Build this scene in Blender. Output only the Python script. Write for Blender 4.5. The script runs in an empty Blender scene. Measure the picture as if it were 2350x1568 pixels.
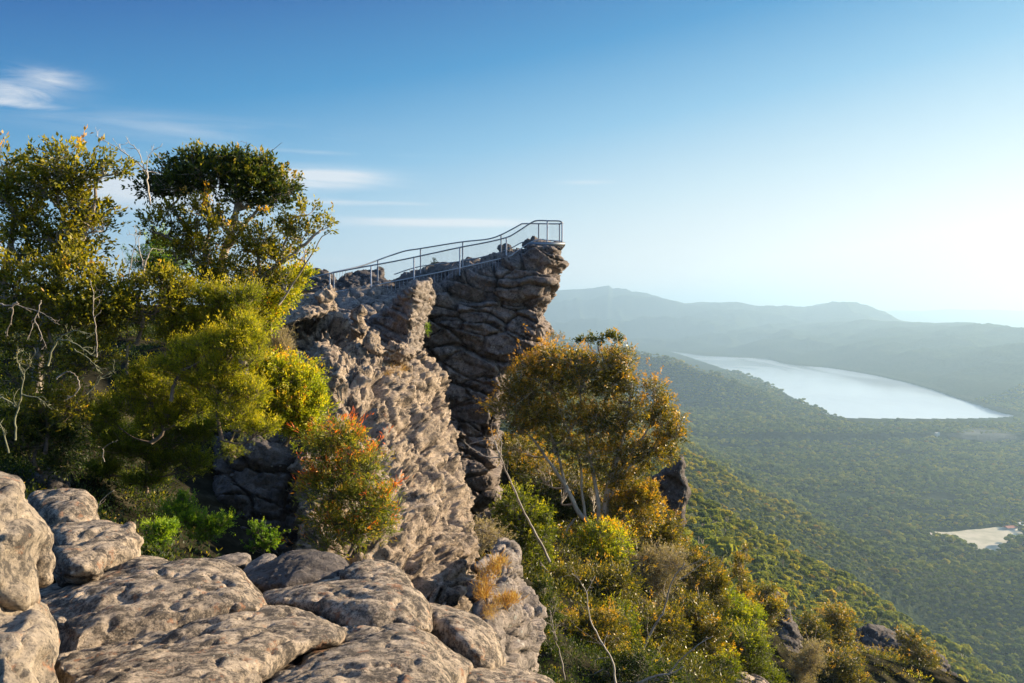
import bpy, math, random
import numpy as np
from mathutils import Vector

rng = np.random.default_rng(7)
random.seed(7)
scene = bpy.context.scene
COL = scene.collection
R = math.radians

# ------------------------------------------------------------------ camera model
F = 1828.0                      # focal length in the working pixel units (2350 wide)
CX, CY = 1175.0, 784.0
PITCH = math.atan(69 / F)
CA, SA = math.cos(PITCH), math.sin(PITCH)

def P(px, py, d):
    """point seen at working pixel (px, py) at forward distance d"""
    px = np.asarray(px, float); py = np.asarray(py, float); d = np.asarray(d, float)
    u = (px - CX) / F; v = (CY - py) / F
    fy = CA + v * SA
    return np.stack(np.broadcast_arrays(u * d / fy, d, (v * CA - SA) * d / fy), -1)

# ------------------------------------------------------------------ numpy noise
_T = rng.random((64, 64, 64)).astype(np.float32) * 2 - 1
_J = rng.random((32, 32, 32, 3)).astype(np.float32)

def vn(p, seed=0):
    q = p + seed * 17.31
    i = np.floor(q).astype(np.int64); f = (q - i).astype(np.float32)
    f = f * f * f * (f * (f * 6 - 15) + 10)
    out = 0
    for a in (0, 1):
        wa = f[:, 0] if a else 1 - f[:, 0]
        for b in (0, 1):
            wb = f[:, 1] if b else 1 - f[:, 1]
            for c in (0, 1):
                wc = f[:, 2] if c else 1 - f[:, 2]
                out = out + wa * wb * wc * _T[(i[:, 0] + a) & 63, (i[:, 1] + b) & 63, (i[:, 2] + c) & 63]
    return out

def fbm(p, oct=4, seed=0, gain=0.5):
    s = 0; a = 1; n = 0
    for k in range(oct):
        s = s + a * vn(p * (2.03 ** k), seed + k * 3.7); n += a; a *= gain
    return s / n

def ridged(p, oct=4, seed=0):
    s = 0; a = 1; n = 0
    for k in range(oct):
        s = s + a * (1 - 2 * np.abs(vn(p * (2.03 ** k), seed + k * 5.1))); n += a; a *= 0.5
    return s / n

def voro(p, seed=0):
    """F1, F2 and a random value per cell"""
    q = p + seed * 11.7
    i = np.floor(q).astype(np.int64); f = q - i
    f1 = np.full(len(p), 9.0); f2 = np.full(len(p), 9.0); cid = np.zeros(len(p)); off = np.zeros(p.shape)
    for a in (-1, 0, 1):
        for b in (-1, 0, 1):
            for c in (-1, 0, 1):
                j = _J[(i[:, 0] + a) & 31, (i[:, 1] + b) & 31, (i[:, 2] + c) & 31]
                dx = np.array([a, b, c]) + j - f
                d = np.sqrt((dx * dx).sum(1))
                nearer = d < f1
                f2 = np.where(nearer, f1, np.minimum(f2, d))
                cid = np.where(nearer, j[:, 0] * 0.37 + j[:, 1] * 0.63, cid)
                f1 = np.where(nearer, d, f1)
                off = np.where(nearer[:, None], dx, off)
    voro.tilt = off[:, 0] * np.sin(37 * cid) + off[:, 1] * np.sin(91 * cid + 1) + off[:, 2] * np.sin(53 * cid + 2)   # a random plane per cell
    return f1, f2, cid

def sstep(a, b, x):
    t = np.clip((x - a) / (b - a), 0, 1)
    return t * t * (3 - 2 * t)

class TPS:
    """thin plate spline in 2D"""
    def __init__(s, pts, val, smooth=1e-4):
        pts = np.asarray(pts, float); val = np.asarray(val, float)
        s.c = pts.mean(0); s.k = pts.std() + 1e-9
        s.p = (pts - s.c) / s.k; n = len(pts)
        if n < 4:
            A = np.c_[np.ones(n), s.p]; s.w = None
            s.a = np.linalg.lstsq(A, val, rcond=None)[0]; return
        K = s._u(np.linalg.norm(s.p[:, None] - s.p[None], axis=2)) + np.eye(n) * smooth
        A = np.zeros((n + 3, n + 3)); A[:n, :n] = K; A[:n, n] = 1; A[:n, n + 1:] = s.p
        A[n, :n] = 1; A[n + 1:, :n] = s.p.T
        w = np.linalg.lstsq(A, np.r_[val, 0, 0, 0], rcond=None)[0]
        s.w = w[:n]; s.a = w[n:]
    @staticmethod
    def _u(r):
        return np.where(r > 1e-9, r * r * np.log(np.maximum(r, 1e-9)), 0)
    def __call__(s, q):
        q = (np.asarray(q, float) - s.c) / s.k
        out = s.a[0] + q @ s.a[1:]
        if s.w is not None:
            for i in range(0, len(q), 20000):
                r = np.linalg.norm(q[i:i + 20000, None] - s.p[None], axis=2)
                out[i:i + 20000] += s._u(r) @ s.w
        return out

# ------------------------------------------------------------------ mesh helpers
def np_mesh(name, verts, faces, smooth=False):
    verts = np.asarray(verts, np.float32); faces = np.asarray(faces, np.int32)
    me = bpy.data.meshes.new(name)
    k = faces.shape[1]
    me.vertices.add(len(verts)); me.vertices.foreach_set('co', verts.ravel())
    me.loops.add(faces.size); me.loops.foreach_set('vertex_index', faces.ravel())
    me.polygons.add(len(faces))
    me.polygons.foreach_set('loop_start', np.arange(0, faces.size, k, dtype=np.int32))
    me.polygons.foreach_set('loop_total', np.full(len(faces), k, np.int32))
    if smooth: me.polygons.foreach_set('use_smooth', np.ones(len(faces), bool))
    me.update(calc_edges=True); me.validate()
    return me

def get_co(me):
    a = np.empty(len(me.vertices) * 3, np.float32); me.vertices.foreach_get('co', a)
    return a.reshape(-1, 3).astype(float)
def get_no(me):
    a = np.empty(len(me.vertices) * 3, np.float32); me.vertex_normals.foreach_get('vector', a)
    return a.reshape(-1, 3).astype(float)
def set_co(me, co):
    me.vertices.foreach_set('co', co.astype(np.float32).ravel()); me.update()

def link(o, label=None, cat=None, group=None, kind=None, parent=None):
    COL.objects.link(o)
    if parent is not None: o.parent = parent
    if label: o['label'] = label
    if cat: o['category'] = cat
    if group: o['group'] = group
    if kind: o['kind'] = kind
    return o

def obj(name, me, mat=None, parent=None, origin=None, **kw):
    """mesh in world coordinates -> object whose origin is its base (or its parent's origin)"""
    if mat is not None and not me.materials: me.materials.append(mat)
    if parent is not None: org = np.array(parent.location)
    elif origin is not None: org = np.array(origin, float)
    else:
        co = get_co(me); lo, hi = co.min(0), co.max(0)
        org = np.array([(lo[0] + hi[0]) / 2, (lo[1] + hi[1]) / 2, lo[2]])
    co = get_co(me); set_co(me, co - org)
    o = bpy.data.objects.new(name, me)
    if parent is None: o.location = org
    link(o, parent=parent, **kw)
    return o

def empty(name, loc, **kw):
    o = bpy.data.objects.new(name, None); o.location = [float(c) for c in loc]
    o.empty_display_size = 0.3
    return link(o, **kw)

def catmull(pts, n=6, closed=False):
    p = np.asarray(pts, float); m = len(p); out = []
    if m < 3 and not closed: 
        return np.array([p[0] + (p[-1] - p[0]) * t for t in np.linspace(0, 1, n + 1)])
    for i in range(m if closed else m - 1):
        if closed: a, b, c, d = p[(i - 1) % m], p[i], p[(i + 1) % m], p[(i + 2) % m]
        else: a, b, c, d = p[max(i - 1, 0)], p[i], p[i + 1], p[min(i + 2, m - 1)]
        for t in np.arange(n) / n:
            out.append(0.5 * ((2 * b) + (c - a) * t + (2 * a - 5 * b + 4 * c - d) * t * t + (3 * b - a - 3 * c + d) * t ** 3))
    if not closed: out.append(p[-1])
    return np.array(out)

class Tubes:
    """collects tapered tubes"""
    def __init__(s): s.v = []; s.f = []; s.n = 0
    def path(s, pts, rad, k=6, cap=True):
        pts = np.asarray(pts, float); m = len(pts); rad = np.broadcast_to(np.asarray(rad, float), (m,))
        t = np.gradient(pts, axis=0); t /= np.linalg.norm(t, axis=1)[:, None] + 1e-12
        up = np.array([0, 0, 1.0]) if abs(t[0, 2]) < 0.9 else np.array([1.0, 0, 0])
        ang = np.arange(k) * 2 * math.pi / k; V = []
        for i in range(m):
            a = up - t[i] * (up @ t[i]); a /= np.linalg.norm(a) + 1e-12; up = a
            b = np.cross(t[i], a)
            V.append(pts[i] + rad[i] * (np.cos(ang)[:, None] * a + np.sin(ang)[:, None] * b))
        V = np.concatenate(V)
        i0 = np.arange(m - 1)[:, None] * k; j = np.arange(k)[None]; jn = (j + 1) % k
        f = np.stack([i0 + j, i0 + jn, i0 + k + jn, i0 + k + j], -1).reshape(-1, 4) + s.n
        s.v.append(V); s.f.append(f); s.n += len(V)
        if cap:
            for r0, c0 in ((0, pts[0]), ((m - 1) * k, pts[-1])):
                s.v.append(c0[None]); ci = s.n; s.n += 1
                base = s.n - 1 - len(V) if r0 == 0 else s.n - 2 - len(V)
                q = np.arange(k)
                s.f.append(np.stack([base + r0 + q, base + r0 + (q + 1) % k, np.full(k, ci), np.full(k, ci)], -1))
    def segs(s, a, b, ra, rb, k=3):
        """many straight tapered twigs at once"""
        a = np.asarray(a, float); b = np.asarray(b, float); n = len(a)
        if n == 0: return
        t = b - a; t /= np.linalg.norm(t, axis=1)[:, None] + 1e-12
        h = np.where(np.abs(t[:, 2:3]) < 0.9, [[0, 0, 1.0]], [[1.0, 0, 0]])
        u = np.cross(t, h); u /= np.linalg.norm(u, axis=1)[:, None] + 1e-12
        w = np.cross(t, u); ang = np.arange(k) * 2 * math.pi / k
        ring = np.cos(ang)[None, :, None] * u[:, None] + np.sin(ang)[None, :, None] * w[:, None]
        V = np.concatenate([a[:, None] + ring * np.reshape(np.broadcast_to(ra, n), (-1, 1, 1)),
                            b[:, None] + ring * np.reshape(np.broadcast_to(rb, n), (-1, 1, 1))], 1)
        base = s.n + np.arange(n)[:, None] * 2 * k; j = np.arange(k)[None]; jn = (j + 1) % k
        s.f.append(np.stack([base + j, base + jn, base + k + jn, base + k + j], -1).reshape(-1, 4))
        s.v.append(V.reshape(-1, 3)); s.n += n * 2 * k
    def mesh(s, name, smooth=True):
        F_ = np.concatenate(s.f); V = np.concatenate(s.v)
        me = bpy.data.meshes.new(name)
        tri = F_[:, 2] == F_[:, 3]
        q = F_[~tri]; t = F_[tri][:, :3]
        li = np.concatenate([q.ravel(), t.ravel()]).astype(np.int32)
        tot = np.concatenate([np.full(len(q), 4), np.full(len(t), 3)]).astype(np.int32)
        me.vertices.add(len(V)); me.vertices.foreach_set('co', V.astype(np.float32).ravel())
        me.loops.add(len(li)); me.loops.foreach_set('vertex_index', li)
        me.polygons.add(len(tot))
        me.polygons.foreach_set('loop_start', (np.cumsum(tot) - tot).astype(np.int32))
        me.polygons.foreach_set('loop_total', tot)
        me.polygons.foreach_set('use_smooth', np.full(len(tot), smooth))
        me.update(calc_edges=True); me.validate()
        return me

def box_verts(lo, hi):
    x0, y0, z0 = lo; x1, y1, z1 = hi
    v = np.array([[x, y, z] for x in (x0, x1) for y in (y0, y1) for z in (z0, z1)], float)
    f = np.array([[0, 1, 3, 2], [4, 6, 7, 5], [0, 4, 5, 1], [2, 3, 7, 6], [0, 2, 6, 4], [1, 5, 7, 3]])
    return v, f

# ------------------------------------------------------------------ node helpers
class NT:
    def __init__(s, tree): s.t = tree; s.t.nodes.clear()
    def n(s, typ, ins=None, **attrs):
        nd = s.t.nodes.new(typ)
        for k, v in attrs.items(): setattr(nd, k, v)
        for k, v in (ins or {}).items():
            sock = nd.inputs[k]
            if hasattr(v, 'links'): s.t.links.new(v, sock)
            else: sock.default_value = v
        return nd
    def ln(s, a, b): s.t.links.new(a, b)
    def math(s, op, a, b=None, clamp=False):
        nd = s.t.nodes.new('ShaderNodeMath'); nd.operation = op; nd.use_clamp = clamp
        for i, v in enumerate((a, b)):
            if v is None: continue
            if hasattr(v, 'links'): s.t.links.new(v, nd.inputs[i])
            else: nd.inputs[i].default_value = v
        return nd.outputs[0]
    def noise(s, vec, scale, detail=4, rough=0.55, dist=0.0, out='Fac'):
        nd = s.n('ShaderNodeTexNoise', {'Scale': scale, 'Detail': detail, 'Roughness': rough, 'Distortion': dist})
        s.ln(vec, nd.inputs['Vector']); return nd.outputs[out]
    def ramp(s, fac, stops, interp='LINEAR'):
        nd = s.t.nodes.new('ShaderNodeValToRGB'); nd.color_ramp.interpolation = interp
        e = nd.color_ramp.elements
        while len(e) > len(stops): e.remove(e[-1])
        while len(e) < len(stops): e.new(0.5)
        for i, (p, c) in enumerate(stops):
            e[i].position = p
            e[i].color = (c, c, c, 1) if isinstance(c, (int, float)) else (*c, 1)
        s.ln(fac, nd.inputs[0]); return nd.outputs[0]
    def mix(s, fac, a, b, mode='MIX'):
        nd = s.t.nodes.new('ShaderNodeMix'); nd.data_type = 'RGBA'; nd.blend_type = mode
        for k, v in ((0, fac), (6, a), (7, b)):
            if hasattr(v, 'links'): s.ln(v, nd.inputs[k])
            elif isinstance(v, tuple): nd.inputs[k].default_value = (*v, 1)
            else: nd.inputs[k].default_value = v
        return nd.outputs[2]

def new_mat(name):
    m = bpy.data.materials.new(name); m.use_nodes = True
    return m, NT(m.node_tree)

def rock_mat(name, light, mid, dark, s=1.0, black=0.5, orange=0.12, dots=0.35, bump=0.03, rough=0.93, blk=(.035, .032, .03)):
    """weathered sandstone; s scales the pattern in 1/m"""
    m, t = new_mat(name)
    pos = t.n('ShaderNodeNewGeometry').outputs['Position']
    n1 = t.noise(pos, 0.9 * s, 5, 0.6)
    n2 = t.noise(pos, 4.0 * s, 6, 0.65, 0.3)
    n3 = t.noise(pos, 22 * s, 5, 0.7)
    c = t.ramp(n2, [(0.30, dark), (0.48, mid), (0.66, light)])
    c2 = t.ramp(n1, [(0.35, mid), (0.65, light)])
    c = t.mix(0.45, c, c2)
    # crustose dark lichen in blotches with crisp, speckled borders
    b = t.math('ADD', t.noise(pos, 2.6 * s, 6, 0.72, 0.4), t.math('MULTIPLY', t.math('SUBTRACT', n3, 0.5), 0.9))
    b = t.math('ADD', b, t.math('MULTIPLY', t.math('SUBTRACT', t.noise(pos, 7.5 * s, 5, 0.7), 0.5), 0.5))
    bm = t.ramp(b, [(0.58 - black * 0.14, 0.0), (0.74 - black * 0.14, 0.88)])
    c = t.mix(bm, c, blk)
    # orange lichen / iron stain
    o = t.ramp(t.math('ADD', t.noise(pos, 3.4 * s, 5, 0.6, 0.2), t.math('MULTIPLY', t.math('SUBTRACT', n3, 0.5), 0.3)), [(0.70 - orange, 0.0), (0.76 - orange, 0.55)])
    c = t.mix(o, c, (.36, .17, .085))
    # pale lichen spots
    v = t.n('ShaderNodeTexVoronoi', {'Scale': 9 * s, 'Randomness': 1.0}); t.ln(pos, v.inputs['Vector'])
    rad = t.ramp(t.noise(pos, 2.2 * s, 2, 0.5), [(0.45, 0.0), (0.7, dots)])
    vm = t.math('LESS_THAN', t.math('ADD', v.outputs['Distance'], t.math('MULTIPLY', n3, 0.12)), rad)
    c = t.mix(t.math('MULTIPLY', vm, 0.75), c, (.42, .42, .37))
    g = t.ramp(n3, [(0.32, 0.42), (0.5, .95), (0.68, 1.45)])
    c = t.mix(1.0, c, g, 'MULTIPLY')
    h = t.math('ADD', t.math('MULTIPLY', t.noise(pos, 14 * s, 8, 0.72), 1.0), t.math('MULTIPLY', t.noise(pos, 60 * s, 4, 0.7), 0.35))
    bp = t.n('ShaderNodeBump', {'Strength': 0.9, 'Distance': bump, 'Height': h})
    p = t.n('ShaderNodeBsdfPrincipled', {'Base Color': c, 'Roughness': rough, 'Normal': bp.outputs[0]})
    p.inputs['Specular IOR Level'].default_value = 0.25
    t.ln(p.outputs[0], t.n('ShaderNodeOutputMaterial').inputs[0])
    return m

def leaf_mat(name, stops, trans=0.45, rough=0.42, spec=0.4):
    m, t = new_mat(name)
    a = t.n('ShaderNodeAttribute', attribute_name='tint').outputs['Fac']
    c = t.ramp(a, stops)
    p = t.n('ShaderNodeBsdfPrincipled', {'Base Color': c, 'Roughness': rough})
    p.inputs['Specular IOR Level'].default_value = spec
    c = t.mix(1.0, c, (1.35, 1.35, 1.35), 'MULTIPLY')
    t.ln(c, p.inputs['Base Color'])
    c2 = t.mix(1.0, c, (1.7, 1.7, .6), 'MULTIPLY')
    tr = t.n('ShaderNodeBsdfTranslucent', {'Color': c2})
    mx = t.n('ShaderNodeMixShader', {0: trans, 1: p.outputs[0], 2: tr.outputs[0]})
    t.ln(mx.outputs[0], t.n('ShaderNodeOutputMaterial').inputs[0])
    return m

def bark_mat(name, a, b, scale=6):
    m, t = new_mat(name)
    pos = t.n('ShaderNodeNewGeometry').outputs['Position']
    mp = t.n('ShaderNodeMapping'); t.ln(pos, mp.inputs[0]); mp.inputs['Scale'].default_value = (1, 1, 0.3)
    n = t.noise(mp.outputs[0], scale, 6, 0.7)
    c = t.ramp(n, [(0.35, a), (0.62, b)])
    bp = t.n('ShaderNodeBump', {'Strength': 0.6, 'Distance': 0.02, 'Height': n})
    p = t.n('ShaderNodeBsdfPrincipled', {'Base Color': c, 'Roughness': 0.85, 'Normal': bp.outputs[0]})
    t.ln(p.outputs[0], t.n('ShaderNodeOutputMaterial').inputs[0])
    return m
# ------------------------------------------------------------------ sun, sky, haze, camera
SUN_AZ = R(71)       # to the right of the view direction (+Y), towards +X
SUN_EL = R(18)
sd = Vector((math.sin(SUN_AZ) * math.cos(SUN_EL), math.cos(SUN_AZ) * math.cos(SUN_EL), math.sin(SUN_EL)))
L = bpy.data.lights.new('sun', 'SUN'); L.energy = 5.0; L.angle = R(0.53); L.color = (1.0, 0.80, 0.55)
lo = bpy.data.objects.new('sun', L); lo.rotation_euler = (-sd).to_track_quat('-Z', 'Y').to_euler(); COL.objects.link(lo)

w = bpy.data.worlds.new('World'); scene.world = w; w.use_nodes = True
t = NT(w.node_tree)
sky = t.n('ShaderNodeTexSky', sky_type='NISHITA', sun_disc=False, sun_elevation=SUN_EL, sun_rotation=SUN_AZ,
          altitude=700.0, air_density=1.0, dust_density=1.5, ozone_density=3.5)
tc = t.n('ShaderNodeTexCoord').outputs['Generated']
sep = t.n('ShaderNodeSeparateXYZ'); t.ln(tc, sep.inputs[0])
# cirrus: project the view direction on a high plane, stretch along the wind
zc = t.math('MAXIMUM', t.math('ADD', sep.outputs[2], 0.03), 0.02)
cx = t.math('DIVIDE', sep.outputs[0], zc); cy = t.math('DIVIDE', sep.outputs[1], zc)
def blob(az, el, wa, we):
    """soft window in the sky about azimuth/elevation (degrees)"""
    a = t.math('ARCTAN2', sep.outputs[0], sep.outputs[1]); e = t.math('ARCSINE', sep.outputs[2])
    da = t.math('DIVIDE', t.math('SUBTRACT', a, R(az)), R(wa)); de = t.math('DIVIDE', t.math('SUBTRACT', e, R(el)), R(we))
    r2 = t.math('ADD', t.math('MULTIPLY', da, da), t.math('MULTIPLY', de, de))
    return t.math('POWER', 2.718, t.math('MULTIPLY', r2, -1.0))
ae = t.n('ShaderNodeCombineXYZ')
t.ln(t.math('ARCTAN2', sep.outputs[0], sep.outputs[1]), ae.inputs[0]); t.ln(t.math('ARCSINE', sep.outputs[2]), ae.inputs[1])
mp = t.n('ShaderNodeMapping'); t.ln(ae.outputs[0], mp.inputs[0]); mp.inputs['Scale'].default_value = (2.2, 26, 1); mp.inputs['Rotation'].default_value = (0, 0, R(-3))
mp2 = t.n('ShaderNodeMapping'); t.ln(ae.outputs[0], mp2.inputs[0]); mp2.inputs['Scale'].default_value = (9, 30, 1); mp2.inputs['Rotation'].default_value = (0, 0, R(22))
streak = t.noise(mp.outputs[0], 1.6, 6, 0.6, 0.6)
wisp = t.noise(mp2.outputs[0], 1.3, 7, 0.68, 1.2)
def win(parts, tex, lo_, hi_):
    s_ = None
    for (az, el, wa, we, k) in parts:
        b_ = t.math('MULTIPLY', blob(az, el, wa, we), k)
        s_ = b_ if s_ is None else t.math('ADD', s_, b_)
    d_ = t.math('ADD', tex, t.math('MULTIPLY', t.math('SUBTRACT', s_, 0.6), 0.22))
    return t.math('MULTIPLY', t.ramp(d_, [(lo_, 0.0), (hi_, 1.0)]), t.math('MINIMUM', s_, 1.0))
CLOUDS_W = [(-31.8, 13.1, 2.4, .55, 1.25), (-29.8, 14.1, 2.0, .55, 1.05), (-32, 12.4, 2.4, .25, 1.0)]
CLOUDS_S = [(-13, 9.2, 4.6, .75, 1.5), (-24, 7.8, 7.5, 1.6, 1.6), (-5.5, 6.3, 8, .34, 1.7), (-9, 7.6, 6, .22, 1.1),
            (-24, 11.9, 11, .8, .62), (5.5, 9.1, 2.2, .16, .8), (-16, 10.9, 7, .16, .7), (6, 3.3, 5, .3, .35), (-31, 13.3, 3, .4, .5), (-14, 3.6, 9, .3, .5)]
cl = t.math('MAXIMUM', win(CLOUDS_W, wisp, 0.36, 0.75), win(CLOUDS_S, streak, 0.34, 0.74))
# clear-air gradient: deep blue high up and away from the sun, paling to white low down and towards it;
# above the frame it passes over into the physical sky
EXPO = 1.45
KD = 1 / (0.13 * 2 ** EXPO)
el = t.math('MULTIPLY', t.math('ARCSINE', sep.outputs[2]), 180 / math.pi)
dh = t.math('ADD', t.math('MULTIPLY', sep.outputs[0], math.sin(R(80))), t.math('MULTIPLY', sep.outputs[1], math.cos(R(80))))
sv = t.math('ADD', t.math('SUBTRACT', 0.95, t.math('MULTIPLY', t.math('MAXIMUM', el, 0.0), 0.035)), t.math('MULTIPLY', dh, 0.36))
def lin(c): return tuple(((x / 255 + .055) / 1.055) ** 2.4 if x > 10 else x / 255 / 12.92 for x in c)
grad = t.ramp(sv, [(0.0, lin((10, 70, 146))), (.2, lin((12, 104, 176))), (.4, lin((50, 146, 205))), (.6, lin((134, 192, 229))), (.8, lin((206, 230, 242))), (1.0, lin((255, 254, 250)))])
grad = t.mix(1.0, grad, (KD, KD, KD), 'MULTIPLY')
high = t.ramp(t.math('DIVIDE', el, 90.0), [(.27, 0.0), (.45, 1.0)])
col = t.mix(high, grad, sky.outputs[0])
col = t.mix(t.math('MULTIPLY', cl, 0.8), col, (.93 * KD, .94 * KD, .96 * KD))
bg = t.n('ShaderNodeBackground', {'Strength': 0.13, 'Color': col})
t.ln(bg.outputs[0], t.n('ShaderNodeOutputWorld').inputs[0])

cam = bpy.data.cameras.new('camera'); cam.sensor_width = 36; cam.lens = 36 * F / 2350
cam.clip_start = 0.1; cam.clip_end = 120000
co_ = bpy.data.objects.new('camera', cam); co_.rotation_euler = (math.pi / 2 - PITCH, 0, 0); COL.objects.link(co_)
scene.camera = co_
scene.view_settings.view_transform = 'Standard'; scene.view_settings.look = 'None'
scene.view_settings.exposure = EXPO; scene.view_settings.gamma = 1
scene.render.engine = 'CYCLES'
cy_ = scene.cycles
cy_.use_denoising = True
try: cy_.denoiser = 'OPENIMAGEDENOISE'
except Exception: pass
cy_.max_bounces = 6; cy_.diffuse_bounces = 3; cy_.glossy_bounces = 2; cy_.transmission_bounces = 4
cy_.volume_bounces = 0; cy_.transparent_max_bounces = 8; cy_.sample_clamp_indirect = 6
cy_.caustics_reflective = False; cy_.caustics_refractive = False

HZ = 32000.0
v, f = box_verts((-HZ, -HZ, -560), (HZ, HZ, 560))
m, t = new_mat('haze_air')
pv = t.n('ShaderNodeVolumePrincipled', {'Color': (.51, .775, 1.0, 1), 'Density': 9.6e-5, 'Anisotropy': 0.35})
t.ln(pv.outputs[0], t.n('ShaderNodeOutputMaterial').inputs['Volume'])
hz = bpy.data.objects.new('haze', np_mesh('haze', v, f)); hz.data.materials.append(m)
link(hz, kind='stuff', label='pale blue haze filling the valley air', cat='haze')

# thin smoke lying over the trees just below the dam
# ------------------------------------------------------------------ terrain
LAKE_Z = -450.0
def at_z(px, py, z):
    """world point where the ray through the pixel meets height z"""
    q = P(px, py, 1.0); return q / q[..., 2:3] * z if q.ndim > 1 else q / q[2] * z
lake_px = [(1528, 805), (1620, 817), (1700, 821), (1760, 823), (1790, 832), (1830, 839), (1900, 844), (1960, 853), (2010, 862),
           (2080, 878), (2140, 895), (2190, 912), (2240, 928), (2275, 940), (2300, 948), (2345, 958), (2280, 963.5), (2180, 965.5), (2060, 965.5),
           (1945, 964), (1900, 956), (1860, 940), (1800, 905), (1700, 862), (1600, 828)]
lake_w = at_z(np.array([p[0] for p in lake_px]), np.array([p[1] for p in lake_px]), LAKE_Z)[:, :2]

def poly_sd(pts, poly):
    """signed distance, positive inside"""
    pts = np.asarray(pts, float); out = np.full(len(pts), 1e18); inside = np.zeros(len(pts), bool)
    n = len(poly)
    for i in range(n):
        a = poly[i]; b = poly[(i + 1) % n]; e = b - a
        w_ = pts - a; tt = np.clip((w_ @ e) / (e @ e + 1e-12), 0, 1)
        d = ((w_ - tt[:, None] * e) ** 2).sum(1); out = np.minimum(out, d)
        c1 = (a[1] > pts[:, 1]) != (b[1] > pts[:, 1])
        with np.errstate(divide='ignore', invalid='ignore'):
            xi = a[0] + (pts[:, 1] - a[1]) * e[0] / (e[1] if e[1] != 0 else 1e-12)
        inside ^= c1 & (pts[:, 0] < xi)
    return np.where(inside, 1, -1) * np.sqrt(out)

def crest(tab):
    """(px, py, d) rows -> interpolators of crest height and distance by px"""
    tab = np.array(tab, float); z = P(tab[:, 0], tab[:, 1], tab[:, 2])[:, 2]
    return lambda q: (np.interp(q, tab[:, 0], z), np.interp(q, tab[:, 0], tab[:, 2]))
cA = crest([(-1500, 690, 15000), (600, 700, 15000), (1000, 680, 15000), (1240, 668, 14500), (1290, 665, 14500), (1340, 663, 14500), (1366, 660, 14400), (1380, 657, 14400), (1397, 654, 14400), (1406, 662, 14400),
            (1418, 660, 14400), (1438, 662, 14300), (1448, 668, 14200), (1480, 672, 14200), (1520, 683, 14000), (1570, 695, 14000), (1610, 692, 14000), (1650, 694, 13800), (1690, 692, 13800), (1730, 700, 13600),
            (1780, 704, 13600), (1850, 703, 13500), (1880, 698, 13300), (1915, 692, 13000), (1950, 695, 12800), (1990, 708, 12500), (2060, 735, 12000), (2200, 760, 12000), (4200, 760, 12000)])
cB = crest([(-1500, 800, 12000), (1300, 790, 12000), (1500, 772, 11800), (1650, 760, 11500), (1800, 745, 11000), (1900, 738, 10500), (2000, 737, 9500), (2060, 737, 9000), (2120, 741, 8600), (2200, 740, 8200),
            (2235, 741, 8000), (2260, 747, 7800), (2350, 753, 7000), (2500, 765, 6500), (3000, 790, 6000), (4200, 790, 6000)])
cC = crest([(-1500, 775, 5500), (1000, 770, 5500), (1280, 776, 5200), (1340, 784, 5000), (1440, 796, 4500), (1500, 808, 4300), (1560, 825, 4100), (1640, 851, 3900), (1700, 876, 3750), (1760, 905, 3600),
            (1800, 925, 3520), (1850, 950, 3400), (1900, 972, 3250), (2000, 990, 3000), (4200, 1000, 3000)])
cH = crest([(1000, 713, 24000), (1900, 716, 24000), (2100, 712, 24000), (2200, 709, 24000), (2350, 712, 24000), (3200, 716, 24000)])
footB = lambda q: np.interp(q, [1200, 1528, 1700, 1830, 1960, 2080, 2190, 2275, 2345, 2600], [9500, 9300, 8000, 6700, 6000, 5100, 4250, 3720, 3420, 3300])

near_ctl = []
for (px, py, d) in [(0, 1150, 12), (-300, 1130, 12), (150, 1060, 15), (-200, 940, 20), (300, 1000, 18.5), (600, 860, 24), (100, 890, 21), (-400, 780, 30),
                    (760, 690, 38), (500, 740, 36), (200, 740, 40), (640, 1260, 17), (480, 1230, 16), (400, 1290, 13.5), (520, 1330, 11.5), (200, 1200, 12), (800, 1430, 12), (960, 1480, 13.5), (1150, 1520, 13),
                    (1130, 1290, 22), (1240, 1220, 28), (1400, 1200, 34), (1560, 1260, 45), (1250, 1620, 12), (1450, 1560, 18), (1350, 1420, 20),
                    (1600, 1500, 28), (1700, 1540, 34), (1830, 1500, 48), (1760, 1420, 52), (2000, 1520, 58), (2180, 1620, 60), (1960, 1640, 45), (2350, 1750, 58), (1500, 1350, 30),
                    (1650, 1400, 44), (1150, 1230, 42), (1000, 1230, 36), (980, 1300, 30), (880, 1150, 30), (1060, 1330, 24), (860, 950, 34), (1250, 1120, 44), (1350, 1100, 46)]:
    near_ctl.append(P(px, py, d))
for q in [(30, 75, -50), (45, 58, -62), (60, 100, -88), (52, 30, -62), (14, 72, -34), (100, 100, -112), (0, 66, -18), (-6, 56, -6), (-25, 65, -2), (-45, 40, 1), (-45, 0, 1),
          (-10, 0, -2.2), (-14, -14, -2), (0, -12, -3), (0, 2, -2.15), (-3, 5, -2.1), (12, -5, -12), (9, 6, -9), (3.5, 3.5, -4.5), (26, 0, -24), (60, 0, -75), (60, -40, -70), (0, -50, -6), (-50, -50, 0), (100, 0, -110), (20, 120, -62), (-40, 110, -14)]:
    near_ctl.append(np.array(q, float))
near_ctl = np.array(near_ctl)
near_tps = TPS(near_ctl[:, :2], near_ctl[:, 2], 2e-3)

def seg_dist(x, y, a, b):
    a = np.array(a, float); b = np.array(b, float); e = b - a
    tt = np.clip(((x - a[0]) * e[0] + (y - a[1]) * e[1]) / (e @ e), 0, 1)
    return np.hypot(x - a[0] - tt * e[0], y - a[1] - tt * e[1])

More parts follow.
